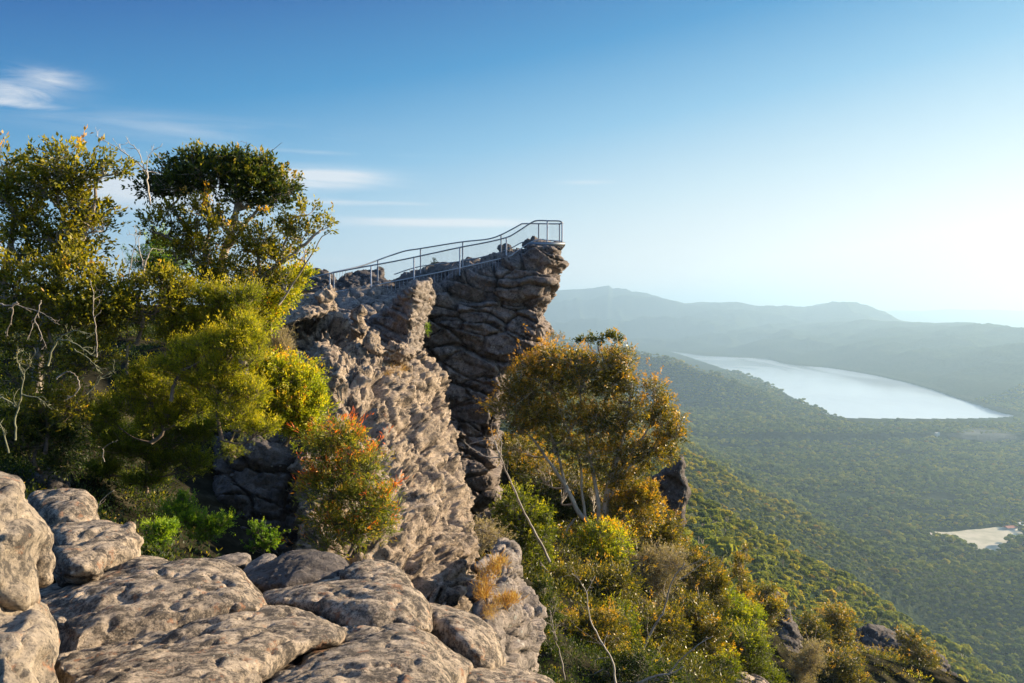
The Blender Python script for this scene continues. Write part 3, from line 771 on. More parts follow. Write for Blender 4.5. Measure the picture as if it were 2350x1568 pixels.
# --- foreground boulders
FG = [
 ('tall pale rounded boulder standing at the left edge, top of the two', [(-90, 1098), (28, 1099), (52, 1112), (58, 1148), (80, 1180), (105, 1207), (108, 1236), (92, 1262), (88, 1300), (88, 1350), (80, 1400), (30, 1420), (-90, 1425)], 3.3, 3.0, .9, .26, .32, M_FGP, .8, .016),
 ('pinkish rounded boulder at the lower left corner under the tall pale one', [(-90, 1372), (30, 1378), (80, 1384), (115, 1408), (135, 1455), (137, 1500), (124, 1530), (135, 1568), (130, 1680), (-90, 1680)], 2.9, 2.5, .8, .22, .28, M_FGP, .8, .014),
 ('narrow stack of lumpy knobs squeezed beside the tall pale boulder', [(80, 1200), (108, 1208), (119, 1228), (119, 1248), (110, 1262), (121, 1282), (121, 1300), (113, 1312), (123, 1330), (112, 1342), (70, 1348), (60, 1300)], 3.9, 3.8, .5, .12, .12, M_FG, .35, .014),
 ('dark domed boulder at the back of the left stack', [(72, 1146), (105, 1134), (150, 1129), (190, 1137), (211, 1156), (208, 1178), (218, 1206), (200, 1235), (120, 1235), (80, 1205)], 7.4, 6.9, 1.0, .35, .5, M_FG, .9, .025),
 ('broad boulder with two small horns, middle of the left stack', [(112, 1214), (180, 1203), (240, 1201), (282, 1212), (297, 1203), (308, 1207), (307, 1226), (326, 1236), (324, 1246), (312, 1252), (316, 1278), (290, 1306), (250, 1340), (150, 1335), (116, 1290)], 6.6, 6.0, 1.0, .30, .45, M_FG, .8, .022),
 ('low round-backed boulder, front of the left stack', [(116, 1258), (160, 1247), (205, 1255), (238, 1266), (246, 1280), (240, 1310), (226, 1338), (150, 1350), (120, 1325)], 5.7, 5.4, .8, .22, .32, M_FG, .7, .02),
 ('flat slab lying behind the large central dome', [(280, 1300), (330, 1281), (400, 1296), (450, 1288), (500, 1294), (560, 1318), (540, 1352), (380, 1345), (300, 1330)], 6.4, 5.6, .6, .2, .3, M_FG, .8, .022),
 ('large domed boulder in the centre of the foreground', [(62, 1376), (125, 1346), (200, 1326), (260, 1318), (330, 1306), (400, 1300), (455, 1298), (510, 1308), (560, 1328), (600, 1364), (619, 1392), (606, 1412), (540, 1442), (400, 1490), (250, 1525), (120, 1570), (90, 1490), (66, 1430)], 5.3, 3.8, 1.2, .55, .6, M_FG, 1.1, .018),
 ('long low boulder along the bottom, below the central dome', [(125, 1512), (200, 1492), (250, 1480), (330, 1462), (400, 1440), (480, 1414), (560, 1398), (640, 1397), (700, 1410), (760, 1430), (795, 1452), (770, 1484), (700, 1505), (640, 1540), (590, 1600), (560, 1680), (90, 1680), (125, 1580)], 4.6, 2.7, 1.2, .45, .5, M_FG, 1.0, .016),
 ('dark pointed slab behind and left of the split boulder', [(555, 1334), (600, 1302), (640, 1280), (672, 1270), (720, 1267), (780, 1290), (800, 1320), (770, 1355), (700, 1375), (650, 1392), (600, 1372)], 7.0, 6.2, 1.0, .4, .5, M_DARK, .9, .024),
 ('rounded grey-brown boulder topping the right group', [(775, 1315), (800, 1298), (835, 1284), (880, 1288), (918, 1303), (945, 1333), (956, 1362), (930, 1385), (860, 1378), (790, 1352)], 6.5, 6.1, 1.0, .35, .45, M_FG, .8, .024),
 ('broad split boulder right of the central dome', [(600, 1378), (640, 1362), (680, 1350), (740, 1335), (830, 1324), (915, 1332), (958, 1360), (985, 1400), (993, 1430), (984, 1455), (900, 1462), (800, 1455), (740, 1428), (680, 1408), (620, 1398)], 5.9, 4.8, 1.0, .38, .5, M_FG, .9, .02),
 ('sloping rib of rock running down between two boulders', [(870, 1452), (915, 1438), (960, 1446), (1000, 1465), (1030, 1490), (1062, 1512), (1088, 1532), (1075, 1570), (1060, 1640), (1000, 1620), (960, 1530), (900, 1490)], 5.0, 4.4, .7, .25, .3, M_FG, .7, .02),
 ('speckled dome at the bottom centre of the picture', [(540, 1600), (600, 1545), (650, 1516), (720, 1480), (800, 1455), (870, 1449), (930, 1462), (980, 1490), (1012, 1530), (1032, 1575), (1050, 1680), (530, 1680)], 4.2, 2.9, 1.2, .5, .55, M_FG, 1.0, .016),
 ('brown rounded boulder with a small white lichen spot', [(950, 1386), (1010, 1389), (1060, 1398), (1100, 1418), (1133, 1450), (1146, 1490), (1149, 1535), (1100, 1560), (1040, 1530), (1000, 1485), (980, 1440)], 6.0, 5.3, 1.0, .38, .5, M_FG, .9, .022),
 ('low flat boulder at the bottom edge, rightmost of the foreground', [(1040, 1550), (1078, 1527), (1130, 1523), (1180, 1529), (1232, 1540), (1266, 1556), (1284, 1582), (1290, 1680), (1045, 1680)], 5.2, 4.4, 1.0, .3, .4, M_FG, .8, .02),
 ('small grey slab behind the foreground, left of the dark pointed slab', [(455, 1308), (480, 1288), (520, 1274), (560, 1270), (578, 1276), (574, 1300), (520, 1322)], 9.2, 8.8, .8, .25, .35, M_GREY, .6, .035),
 ('smooth grey stone just left of the dark pointed slab', [(552, 1318), (575, 1290), (605, 1275), (630, 1278), (634, 1292), (600, 1328)], 8.2, 7.8, .8, .22, .3, M_GREY, .6, .03),
 ('small stone wedged above the dark pointed slab', [(655, 1278), (690, 1264), (730, 1266), (736, 1280), (715, 1292), (670, 1290)], 8.5, 8.2, .6, .15, .2, M_GREY, .5, .03),
]
for k_, (lab, ol, dt, db, th, rl, rz, mt, s_, vx) in enumerate(FG):
    rock('boulder', lab, 'boulder', [L_(ol, tb(ol, dt, db), th * 2.3, rl * 1.5, rz * 1.45, 6)], vx, 'smooth', s_, mt, 31 + k_ * 3, 4)

# --- shaded rock at the foot of the left bank
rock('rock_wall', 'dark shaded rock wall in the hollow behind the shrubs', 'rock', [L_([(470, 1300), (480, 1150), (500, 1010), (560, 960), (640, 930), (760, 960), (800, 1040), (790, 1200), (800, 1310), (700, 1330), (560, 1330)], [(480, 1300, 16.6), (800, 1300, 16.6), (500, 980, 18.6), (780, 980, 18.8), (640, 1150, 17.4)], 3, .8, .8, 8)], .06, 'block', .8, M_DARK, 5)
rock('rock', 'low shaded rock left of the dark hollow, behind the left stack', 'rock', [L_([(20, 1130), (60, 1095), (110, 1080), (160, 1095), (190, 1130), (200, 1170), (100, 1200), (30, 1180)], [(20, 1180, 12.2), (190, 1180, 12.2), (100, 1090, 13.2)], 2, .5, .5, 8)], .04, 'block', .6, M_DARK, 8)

# --- the middle ridge
rock('rock_ridge', 'sunlit knobbly brown rock ridge running down the middle', 'rock', [
    L_([(628, 770), (640, 742), (700, 726), (760, 735), (800, 762), (840, 770), (880, 782), (930, 792), (966, 815), (985, 870), (990, 905), (1004, 955), (1027, 998), (1030, 1025), (1024, 1052), (1034, 1075), (1055, 1098), (1052, 1130), (1066, 1172), (1072, 1205), (1086, 1250), (1092, 1290), (1102, 1330), (1104, 1380), (1112, 1460), (1000, 1470), (900, 1400), (790, 1330), (720, 1330), (690, 1200), (700, 1060), (680, 960), (640, 880)],
       [(640, 760, 26.6), (740, 760, 25.4), (850, 790, 26.3), (960, 830, 28.2), (650, 870, 24.2), (760, 880, 22.2), (860, 850, 23.8), (880, 930, 22.2), (985, 930, 26.2), (780, 980, 19.6), (900, 1020, 20.8), (1025, 1030, 24.4),
        (800, 1120, 16.4), (930, 1120, 18.4), (1050, 1120, 22.2), (820, 1290, 13.6), (960, 1280, 15.6), (1085, 1280, 19.2), (920, 1440, 12.4), (1100, 1440, 16.6)], 5, 1.0, 1.6, 7)],
    .048, 'knob', .60, M_RIDGE, 3, 3)
rock('rock_fin', 'upright rock fin with a bright sunlit edge in front of the lookout', 'rock', [
    L_([(800, 800), (826, 768), (836, 738), (870, 715), (905, 690), (930, 665), (962, 648), (984, 640), (992, 652), (992, 685), (984, 712), (978, 745), (972, 785), (968, 830), (962, 868), (900, 862), (830, 850)],
       [(790, 800, 29.4), (830, 830, 28.8), (830, 740, 29.0), (870, 840, 28.2), (870, 760, 28.2), (870, 700, 28.4), (910, 840, 27.5), (915, 760, 27.5), (915, 690, 27.7), (940, 850, 27.0), (945, 790, 27.0), (950, 730, 27.0), (958, 680, 27.1), (964, 650, 27.2), (955, 850, 27.6), (962, 780, 27.9), (970, 720, 28.0), (975, 670, 28.0), (968, 850, 28.9), (978, 760, 29.2), (988, 700, 29.3), (992, 655, 29.3)], 3.0, .18, .5, 5)],
    .05, 'block', .55, M_GREY, 6, 2, amp=.75)
rock('rock_slab', 'pale sunlit slab overhanging at the upper left of the ridge', 'rock', [
    L_([(612, 725), (636, 700), (680, 684), (720, 676), (745, 684), (768, 694), (772, 706), (756, 716), (720, 728), (680, 742), (640, 756), (606, 750)],
       [(610, 740, 24.6), (690, 730, 23.8), (770, 700, 25.2), (700, 685, 25.4)], 2.4, .3, .6, 6),
    L_([(722, 680), (740, 664), (760, 655), (771, 660), (772, 674), (762, 690), (740, 694)], [(722, 690, 24.8), (772, 690, 25.3), (755, 660, 25.4)], 1.2, .2, .3, 5)],
    .04, 'jag', .5, M_RIDGE, 9, 1, amp=.8)
for k_, (lab, ol, d_) in enumerate([
    ('small upright sunlit knob rising from the middle of the ridge', [(812, 742), (808, 722), (820, 712), (832, 714), (836, 736), (842, 756), (838, 775), (812, 772), (806, 758)], 25.2),
    ('leaning curled knob below the small upright knob', [(838, 778), (846, 762), (862, 768), (872, 785), (880, 800), (876, 812), (852, 812), (840, 800)], 24.4),
    ('sharp sunlit horn of rock beside the yellow bush', [(768, 862), (780, 842), (788, 846), (790, 866), (780, 886), (762, 900), (752, 893)], 20.4),
    ('lens-shaped slab in the middle of the ridge', [(876, 800), (900, 786), (935, 796), (952, 808), (944, 822), (910, 826), (884, 816)], 24.9)]):
    rock('rock', lab, 'rock', [L_(ol, [(ol[0][0] - 30, 800, d_ - .1), (ol[0][0] + 60, 800, d_ + .5), (ol[0][0], 700, d_ + .2)], .9, .25, .3, 4)], .035, 'knob', .3, M_RIDGE, 60 + k_, 3, amp=.6)

# --- terrace of blocks in front of the railing
rock('rock_terrace', 'grey blocky terrace below the railing, left of the cliff', 'rock', [
    L_([(735, 705), (745, 680), (790, 668), (850, 664), (900, 668), (950, 648), (968, 644), (975, 670), (972, 740), (960, 800), (900, 800), (820, 770), (740, 760)],
       [(740, 760, 31), (740, 680, 36.2), (860, 670, 36.6), (980, 650, 36.8), (900, 780, 31.5), (1010, 760, 33.5)], 4, .7, .8, 8)],
    .075, 'block', .75, M_GREY, 14)
# --- the lookout cliff
rock('cliff', 'dark jointed sandstone cliff jutting out under the lookout platform', 'cliff', [
    L_([(940, 668), (985, 648), (1030, 632), (1060, 620), (1100, 612), (1148, 602), (1172, 596), (1196, 590), (1206, 572), (1222, 560), (1260, 559), (1281, 562), (1285, 576), (1283, 592), (1278, 606), (1268, 622), (1268, 648), (1260, 672), (1262, 694), (1256, 728), (1262, 748), (1250, 775), (1246, 800), (1238, 822), (1216, 838), (1190, 852), (1166, 866), (1160, 900), (1158, 950), (1150, 1000), (1146, 1050), (1142, 1100), (1146, 1148), (1130, 1164), (1090, 1172), (1040, 1180), (1000, 1140), (960, 1000), (930, 850)],
       [(940, 680, 38.0), (1050, 640, 38.4), (1200, 600, 38.0), (1290, 570, 37.6), (960, 850, 37.4), (1100, 850, 37.6), (1250, 800, 37.4), (1270, 680, 37.4), (1000, 1000, 36.4), (1150, 950, 37.2), (1040, 1160, 35.4), (1140, 1150, 36.0), (1100, 720, 37.8)], 7.0, .55, 1.3, 7)],
    .056, 'block', 1.15, M_CLIFF, 21, 2)
rock('rock', 'stubby rock knob standing behind the railing beside the platform', 'rock', [
    L_([(1136, 598), (1142, 584), (1146, 575), (1141, 568), (1146, 561), (1160, 557), (1174, 562), (1180, 572), (1196, 584), (1216, 590), (1225, 604), (1150, 612)], [(1140, 600, 41), (1220, 600, 41), (1160, 560, 41.6)], 2.0, .35, .5, 4)], .06, 'block', .5, M_DARK, 33, amp=.7)
rock('rock', 'flat capping rock under the platform deck', 'rock', [
    L_([(1196, 578), (1206, 566), (1216, 556), (1222, 550), (1240, 549), (1256, 553), (1268, 560), (1262, 572), (1220, 584)], [(1196, 580, 39.2), (1260, 580, 39.0), (1240, 550, 39.8)], 2.0, .3, .4, 4)], .055, 'block', .5, M_GREY, 35, amp=.6)
rock('rock', 'long low hump of rock on the skyline right of the gap', 'rock', [
    L_([(900, 645), (930, 628), (960, 618), (985, 608), (1003, 603), (1040, 606), (1062, 600), (1075, 594), (1100, 595), (1120, 602), (1150, 600), (1170, 612), (1150, 650), (1000, 680), (900, 690)],
       [(900, 690, 40.5), (1160, 650, 41), (1000, 605, 43.5), (1100, 600, 43), (920, 640, 43)], 4, .5, .8, 6)], .08, 'block', .7, M_DARK, 37, amp=.6)
rock('rock', 'rough outcrop on the skyline behind the left half of the railing', 'rock', [
    L_([(768, 655), (790, 632), (815, 622), (840, 618), (862, 622), (870, 614), (882, 624), (884, 638), (905, 650), (900, 680), (800, 690)],
       [(770, 670, 40.5), (900, 670, 40.5), (840, 620, 43)], 3, .4, .6, 5)], .07, 'block', .6, M_DARK, 41, amp=.7)
rock('rock', 'rounded outcrop on the skyline where the railing begins', 'rock', [
    L_([(670, 660), (690, 636), (705, 624), (735, 617), (756, 624), (770, 640), (790, 660), (780, 700), (700, 700)],
       [(680, 690, 40), (780, 690, 40), (730, 620, 42.5)], 3, .4, .6, 5)], .07, 'block', .6, M_DARK, 43, amp=.6)

# --- rocks on the right
rock('rock_pillar', 'narrow dark rock pillar right of the big tree', 'rock', [
    L_([(1470, 1250), (1484, 1160), (1495, 1100), (1522, 1075), (1545, 1062), (1552, 1048), (1566, 1046), (1573, 1062), (1571, 1090), (1580, 1112), (1582, 1140), (1574, 1165), (1571, 1200), (1562, 1225), (1550, 1260), (1500, 1290)],
       [(1480, 1230, 47.6), (1500, 1100, 47.6), (1560, 1060, 46.4), (1575, 1130, 46.2), (1555, 1240, 46.2)], 5, .5, 1.0, 6)], .08, 'jag', .9, M_DARK, 51, 2, amp=.6)
rock('rock', 'lichen-spotted rock column right of the foreground boulders', 'rock', [
    L_([(1100, 1300), (1132, 1262), (1160, 1248), (1188, 1262), (1196, 1300), (1200, 1340), (1222, 1375), (1240, 1405), (1242, 1440), (1236, 1480), (1228, 1530), (1180, 1560), (1140, 1560), (1100, 1500), (1090, 1400)],
       [(1100, 1320, 13.5), (1160, 1260, 15.5), (1230, 1420, 13.6), (1130, 1400, 12.2), (1220, 1540, 12.4), (1120, 1540, 10.8)], 2.4, .5, .8, 7)], .038, 'block', .6, M_GREY, 55, amp=.8)
for k_, (lab, ol, dt, db, mt) in enumerate([
    ('smooth dark boulder poking out of the shrubs on the lower slope', [(1770, 1470), (1782, 1420), (1800, 1392), (1822, 1420), (1838, 1460), (1842, 1500), (1815, 1540), (1780, 1520)], 50, 46, M_DARK),
    ('dark jagged outcrop on the far lip of the lower slope', [(1955, 1470), (1970, 1440), (2010, 1436), (2045, 1448), (2072, 1455), (2090, 1472), (2085, 1500), (2020, 1510), (1970, 1500)], 66, 62, M_DARK),
    ('grey outcrop at the lower right end of the slope', [(2095, 1500), (2110, 1486), (2140, 1492), (2168, 1510), (2185, 1540), (2200, 1580), (2150, 1620), (2100, 1560)], 62, 57, M_DARK),
    ('brown rounded boulder at the bottom edge among the shrubs', [(1640, 1580), (1660, 1550), (1690, 1540), (1730, 1548), (1765, 1575), (1770, 1640), (1650, 1640)], 29, 26, M_RIDGE),
    ('grey outcrop showing between shrubs above the dark boulder', [(1740, 1400), (1755, 1362), (1775, 1350), (1788, 1370), (1792, 1400), (1770, 1420)], 57, 56, M_DARK),
    ('pale rock ledge at the foot of the cliff', [(1100, 1182), (1130, 1165), (1152, 1158), (1160, 1168), (1150, 1195), (1120, 1215), (1095, 1215)], 32, 31, M_RIDGE),
    ('rock with orange moss above the lichen-spotted column', [(1128, 1300), (1140, 1270), (1150, 1240), (1180, 1245), (1192, 1270), (1180, 1310), (1150, 1325)], 17, 16, M_GREY)]):
    rock('rock', lab, 'rock', [L_(ol, tb(ol, dt, db), 2.5, .5 * dt / 45, .9 * dt / 45, 6)], max(.03, dt / 550), 'block', 1.1 * dt / 50, mt, 70 + k_, amp=.7)

# ------------------------------------------------------------------ lookout railing and platform
STEEL = flat_mat('galvanised_steel', (.34, .36, .37), 0.42, 0.65)
STEELB = flat_mat('bright_steel', (.55, .57, .58), 0.38, 0.55)
def dint(px, a=38.2, b=38.0): return np.interp(px, [680, 1180, 1290], [38.2, 38.6, 38.4])
def dfar(px): return np.interp(px, [680, 760, 900, 1180, 1290], [38.4, 38.7, 41.0, 41.2, 41.2])
near_top = [(640, 660), (687, 645), (756, 628), (828, 614), (900, 601), (963, 588), (1056, 568), (1119, 556), (1163, 545), (1181, 536), (1206, 520), (1222, 510), (1234, 506.5), (1260, 507), (1283, 507.5), (1290, 511)]
far_top = [(756, 627), (828, 611), (869, 596.5), (900, 585.6), (931, 576), (963, 571), (1056, 556), (1119, 549), (1150, 539), (1181, 523), (1194, 516), (1206, 513.5), (1281, 514), (1286, 513)]
near_low = [(769, 670), (853, 656), (950, 637), (1056, 615), (1163, 590), (1181, 581), (1213, 559), (1235, 551), (1262, 552), (1288, 554)]
far_low = [(905, 630), (963, 612), (1056, 600), (1119, 587), (1150, 578), (1178, 567), (1200, 556), (1231, 553), (1284, 553)]
def rail3(tab, df, n=6):
    c_ = catmull(tab, n); return P(c_[:, 0], c_[:, 1], df(c_[:, 0]))
root = empty('safety_railing', P(1163, 597, 38.6), label='grey steel safety railing climbing to the lookout platform on the cliff', cat='railing')
def tube_part(name, pts, r, mat, k=8, parent=root):
    T_ = Tubes(); T_.path(pts, r, k); return obj(name, T_.mesh(name), mat, parent)
nt = rail3(near_top, dint); ft_ = rail3(far_top, dfar); nl = rail3(near_low, dint); fl = rail3(far_low, dfar)
tube_part('handrail', nt, .034, STEEL); tube_part('handrail', ft_, .034, STEEL)
# the end of the platform joins the two sides
tube_part('handrail', catmull([nt[-1], P(1291.5, 512, 39.2), P(1291, 513, 40.4), ft_[-1]], 5), .034, STEEL)
tube_part('lower_rail', nl, .026, STEELB); tube_part('lower_rail', fl, .026, STEEL)
tube_part('lower_rail', np.array([nl[-1], fl[-1]]), .026, STEEL)
def zat(pts, x):
    """height and depth on a rail at world x"""
    o_ = np.argsort(pts[:, 0]); return np.array([x, np.interp(x, pts[o_, 0], pts[o_, 1]), np.interp(x, pts[o_, 0], pts[o_, 2])])
for (px, y1) in [(758, 656), (852, 666), (950, 650), (1055, 628), (1162, 603), (1256, 564), (1290, 562)]:
    a = zat(nt, P(px, 600, 38.4)[0]); b = np.array([a[0], a[1], P(px, y1, a[1])[2] - .1])
    tube_part('post', np.array([b, a]), .036, STEELB)
for (px, y1) in [(766, 660), (867, 634), (965, 616), (1062, 604), (1150, 568), (1236, 556), (1284, 556)]:
    a = zat(ft_, P(px, 600, dfar(px))[0]); b = np.array([a[0], a[1], P(px, y1, a[1])[2] - .25])
    tube_part('post', np.array([b, a]), .034, STEEL)
def pickets(rail, x0, x1, n, up, dn, r=.011):
    for x in np.linspace(P(x0, 600, 38.5)[0], P(x1, 600, 38.5)[0], n):
        a = zat(rail, x); tube_part('picket', np.array([a + [0, .02, -dn], a + [0, .02, up]]), r, STEEL, 5)
pickets(nl, 872, 935, 8, 0, .42); pickets(nl, 955, 1046, 12, 0, .40); pickets(nl, 1092, 1150, 10, 0, .50); pickets(nt, 775, 795, 4, -.03, .30); pickets(nl, 1196, 1212, 3, 0, .5)
pickets(fl, 916, 960, 6, 0, .22); pickets(fl, 1070, 1180, 12, 0, .25)
# fine wire infill between the rails
def infill(top, low, x0, x1, n):
    T_ = Tubes(); A = []; B = []
    for x in np.linspace(x0, x1, n): A.append(zat(low, x)); B.append(zat(top, x))
    A, B = np.array(A), np.array(B)
    T_.segs(A, B, .0022, .0022, 3)
    for k_ in np.linspace(.08, .92, 14):
        q = A + (B - A) * k_; T_.segs(q[:-1], q[1:], .0018, .0018, 3)
    obj('wire_mesh', T_.mesh('wire_mesh', False), STEEL, root)
infill(nt, nl, P(860, 600, 38.4)[0], nl[-1, 0], 170)
infill(ft_, fl, P(965, 600, 41)[0], fl[-1, 0], 120)

proot = empty('lookout_platform', P(1256, 560, 39.6), label='small steel grating deck cantilevered at the tip of the cliff', cat='platform')
x0, x1 = P(1215, 556, 39)[0], P(1291, 556, 39)[0] + .02; y0, y1 = 38.3, 41.3; z0 = P(1288, 556, 38.4)[2]
T_ = Tubes()
for x in np.arange(x0, x1, .09): T_.path(np.array([[x, y0, z0], [x, y1, z0]]), .012, 4)
for y in np.arange(y0, y1, .18): T_.path(np.array([[x0, y, z0 - .01], [x1, y, z0 - .01]]), .012, 4)
obj('deck', T_.mesh('deck', False), STEEL, proot)
def bar(name, a, b, hw, hh, mat, parent):
    a = np.array(a, float); b = np.array(b, float); lo_ = np.minimum(a, b) - [hw, hw, hh]; hi_ = np.maximum(a, b) + [hw, hw, hh]
    v, f = box_verts(lo_, hi_); return obj(name, np_mesh(name, v, f), mat, parent)
bar('frame_beam', (x0, y0 - .03, z0 - .10), (x1, y0 - .03, z0 - .10), .03, .08, STEEL, proot)
bar('frame_beam', (x0, y1 + .03, z0 - .10), (x1, y1 + .03, z0 - .10), .03, .08, STEEL, proot)
bar('frame_beam', (x1 + .035, y0 + .04, z0 - .10), (x1 + .035, y1 - .04, z0 - .10), .03, .08, STEEL, proot)
bar('frame_beam', (x0 - .035, y0 + .04, z0 - .10), (x0 - .035, y1 - .04, z0 - .10), .03, .08, STEEL, proot)
bar('step', P(1196, 572, 39) , P(1222, 572, 39), .10, .015, STEEL, proot)
bar('step', P(1172, 581, 39.2), P(1192, 581, 39.2), .10, .015, STEELB, proot)
# ------------------------------------------------------------------ vegetation
BARK_G = bark_mat('bark_grey', (.16, .13, .10), (.42, .37, .31))
BARK_B = bark_mat('bark_brown', (.07, .05, .04), (.20, .15, .11))
BARK_W = bark_mat('bark_white', (.30, .26, .21), (.58, .52, .44), 4)
BARK_L = bark_mat('bark_lichen', (.09, .093, .055), (.25, .25, .15), 9)
LM = {
 'olive': leaf_mat('leaf_olive', [(0, (.024, .034, .008)), (.35, (.072, .084, .011)), (.62, (.20, .175, .015)), (.88, (.30, .25, .02)), (1, (.38, .20, .03))], .48),
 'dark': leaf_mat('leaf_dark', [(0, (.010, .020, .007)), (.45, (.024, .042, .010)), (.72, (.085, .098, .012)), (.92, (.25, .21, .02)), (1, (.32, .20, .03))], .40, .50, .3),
 'feather': leaf_mat('leaf_feather', [(0, (.030, .046, .006)), (.4, (.085, .108, .009)), (.75, (.225, .225, .014)), (1, (.38, .32, .02))], .45, .55, .3),
 'yellow': leaf_mat('leaf_yellow', [(0, (.050, .080, .010)), (.35, (.14, .18, .015)), (.70, (.34, .33, .02)), (.92, (.46, .34, .02)), (1, (.52, .25, .03))], .45),
 'orange': leaf_mat('leaf_orange', [(0, (.035, .055, .012)), (.45, (.10, .125, .02)), (.74, (.27, .23, .03)), (.90, (.50, .22, .03)), (1, (.55, .12, .03))], .42),
 'gum': leaf_mat('leaf_gum', [(0, (.020, .026, .008)), (.42, (.052, .056, .011)), (.68, (.145, .125, .015)), (.90, (.30, .205, .02)), (1, (.40, .21, .025))], .38, .38, .5),
 'green': leaf_mat('leaf_green', [(0, (.026, .065, .008)), (.5, (.085, .165, .014)), (1, (.24, .32, .02))], .45, .5),
 'dry': leaf_mat('leaf_dry', [(0, (.16, .13, .08)), (.6, (.34, .28, .17)), (1, (.55, .42, .24))], .2, .8, .1),
 'grass': leaf_mat('leaf_drygrass', [(0, (.13, .06, .02)), (.5, (.30, .15, .04)), (1, (.42, .31, .13))], .35, .7, .2),
}
def unit(a): return a / (np.linalg.norm(a, axis=-1, keepdims=True) + 1e-12)

def leaves_mesh(cen, dirs, L, W, tint, name, droop=0.0, fold=0.25):
    """one folded leaf (two quads sharing a midrib would be heavy: a bent rhombus) per centre"""
    n = len(cen)
    d = unit(dirs + rng.normal(0, .45, (n, 3)) + np.array([0, 0, -droop]))
    s = unit(np.cross(d, rng.normal(0, 1, (n, 3))))
    nn = np.cross(d, s)
    L = L * rng.uniform(.65, 1.25, n)[:, None]; W = W * rng.uniform(.7, 1.2, n)[:, None]
    a = cen; tip = cen + d * L + nn * L * rng.normal(0, .12, (n, 1))
    m1 = cen + d * L * .45 + s * W * .5 + nn * W * fold; m2 = cen + d * L * .45 - s * W * .5 + nn * W * fold
    V = np.stack([a, m1, tip, m2], 1).reshape(-1, 3)
    f = np.arange(n * 4).reshape(n, 4)
    me = np_mesh(name, V, f)
    at = me.attributes.new('tint', 'FLOAT', 'FACE'); at.data.foreach_set('value', np.clip(tint, 0, 1).astype(np.float32))
    return me

def stem3(path, d, wob=0.008):
    p = np.array([(q + (d,))[:3] if len(q) == 2 else (q[0], q[1], d + q[2]) for q in path], float)
    c_ = catmull(p, 5); w_ = P(c_[:, 0], c_[:, 1], c_[:, 2])
    w_[1:-1] += rng.normal(0, wob, (len(w_) - 2, 3))
    return w_

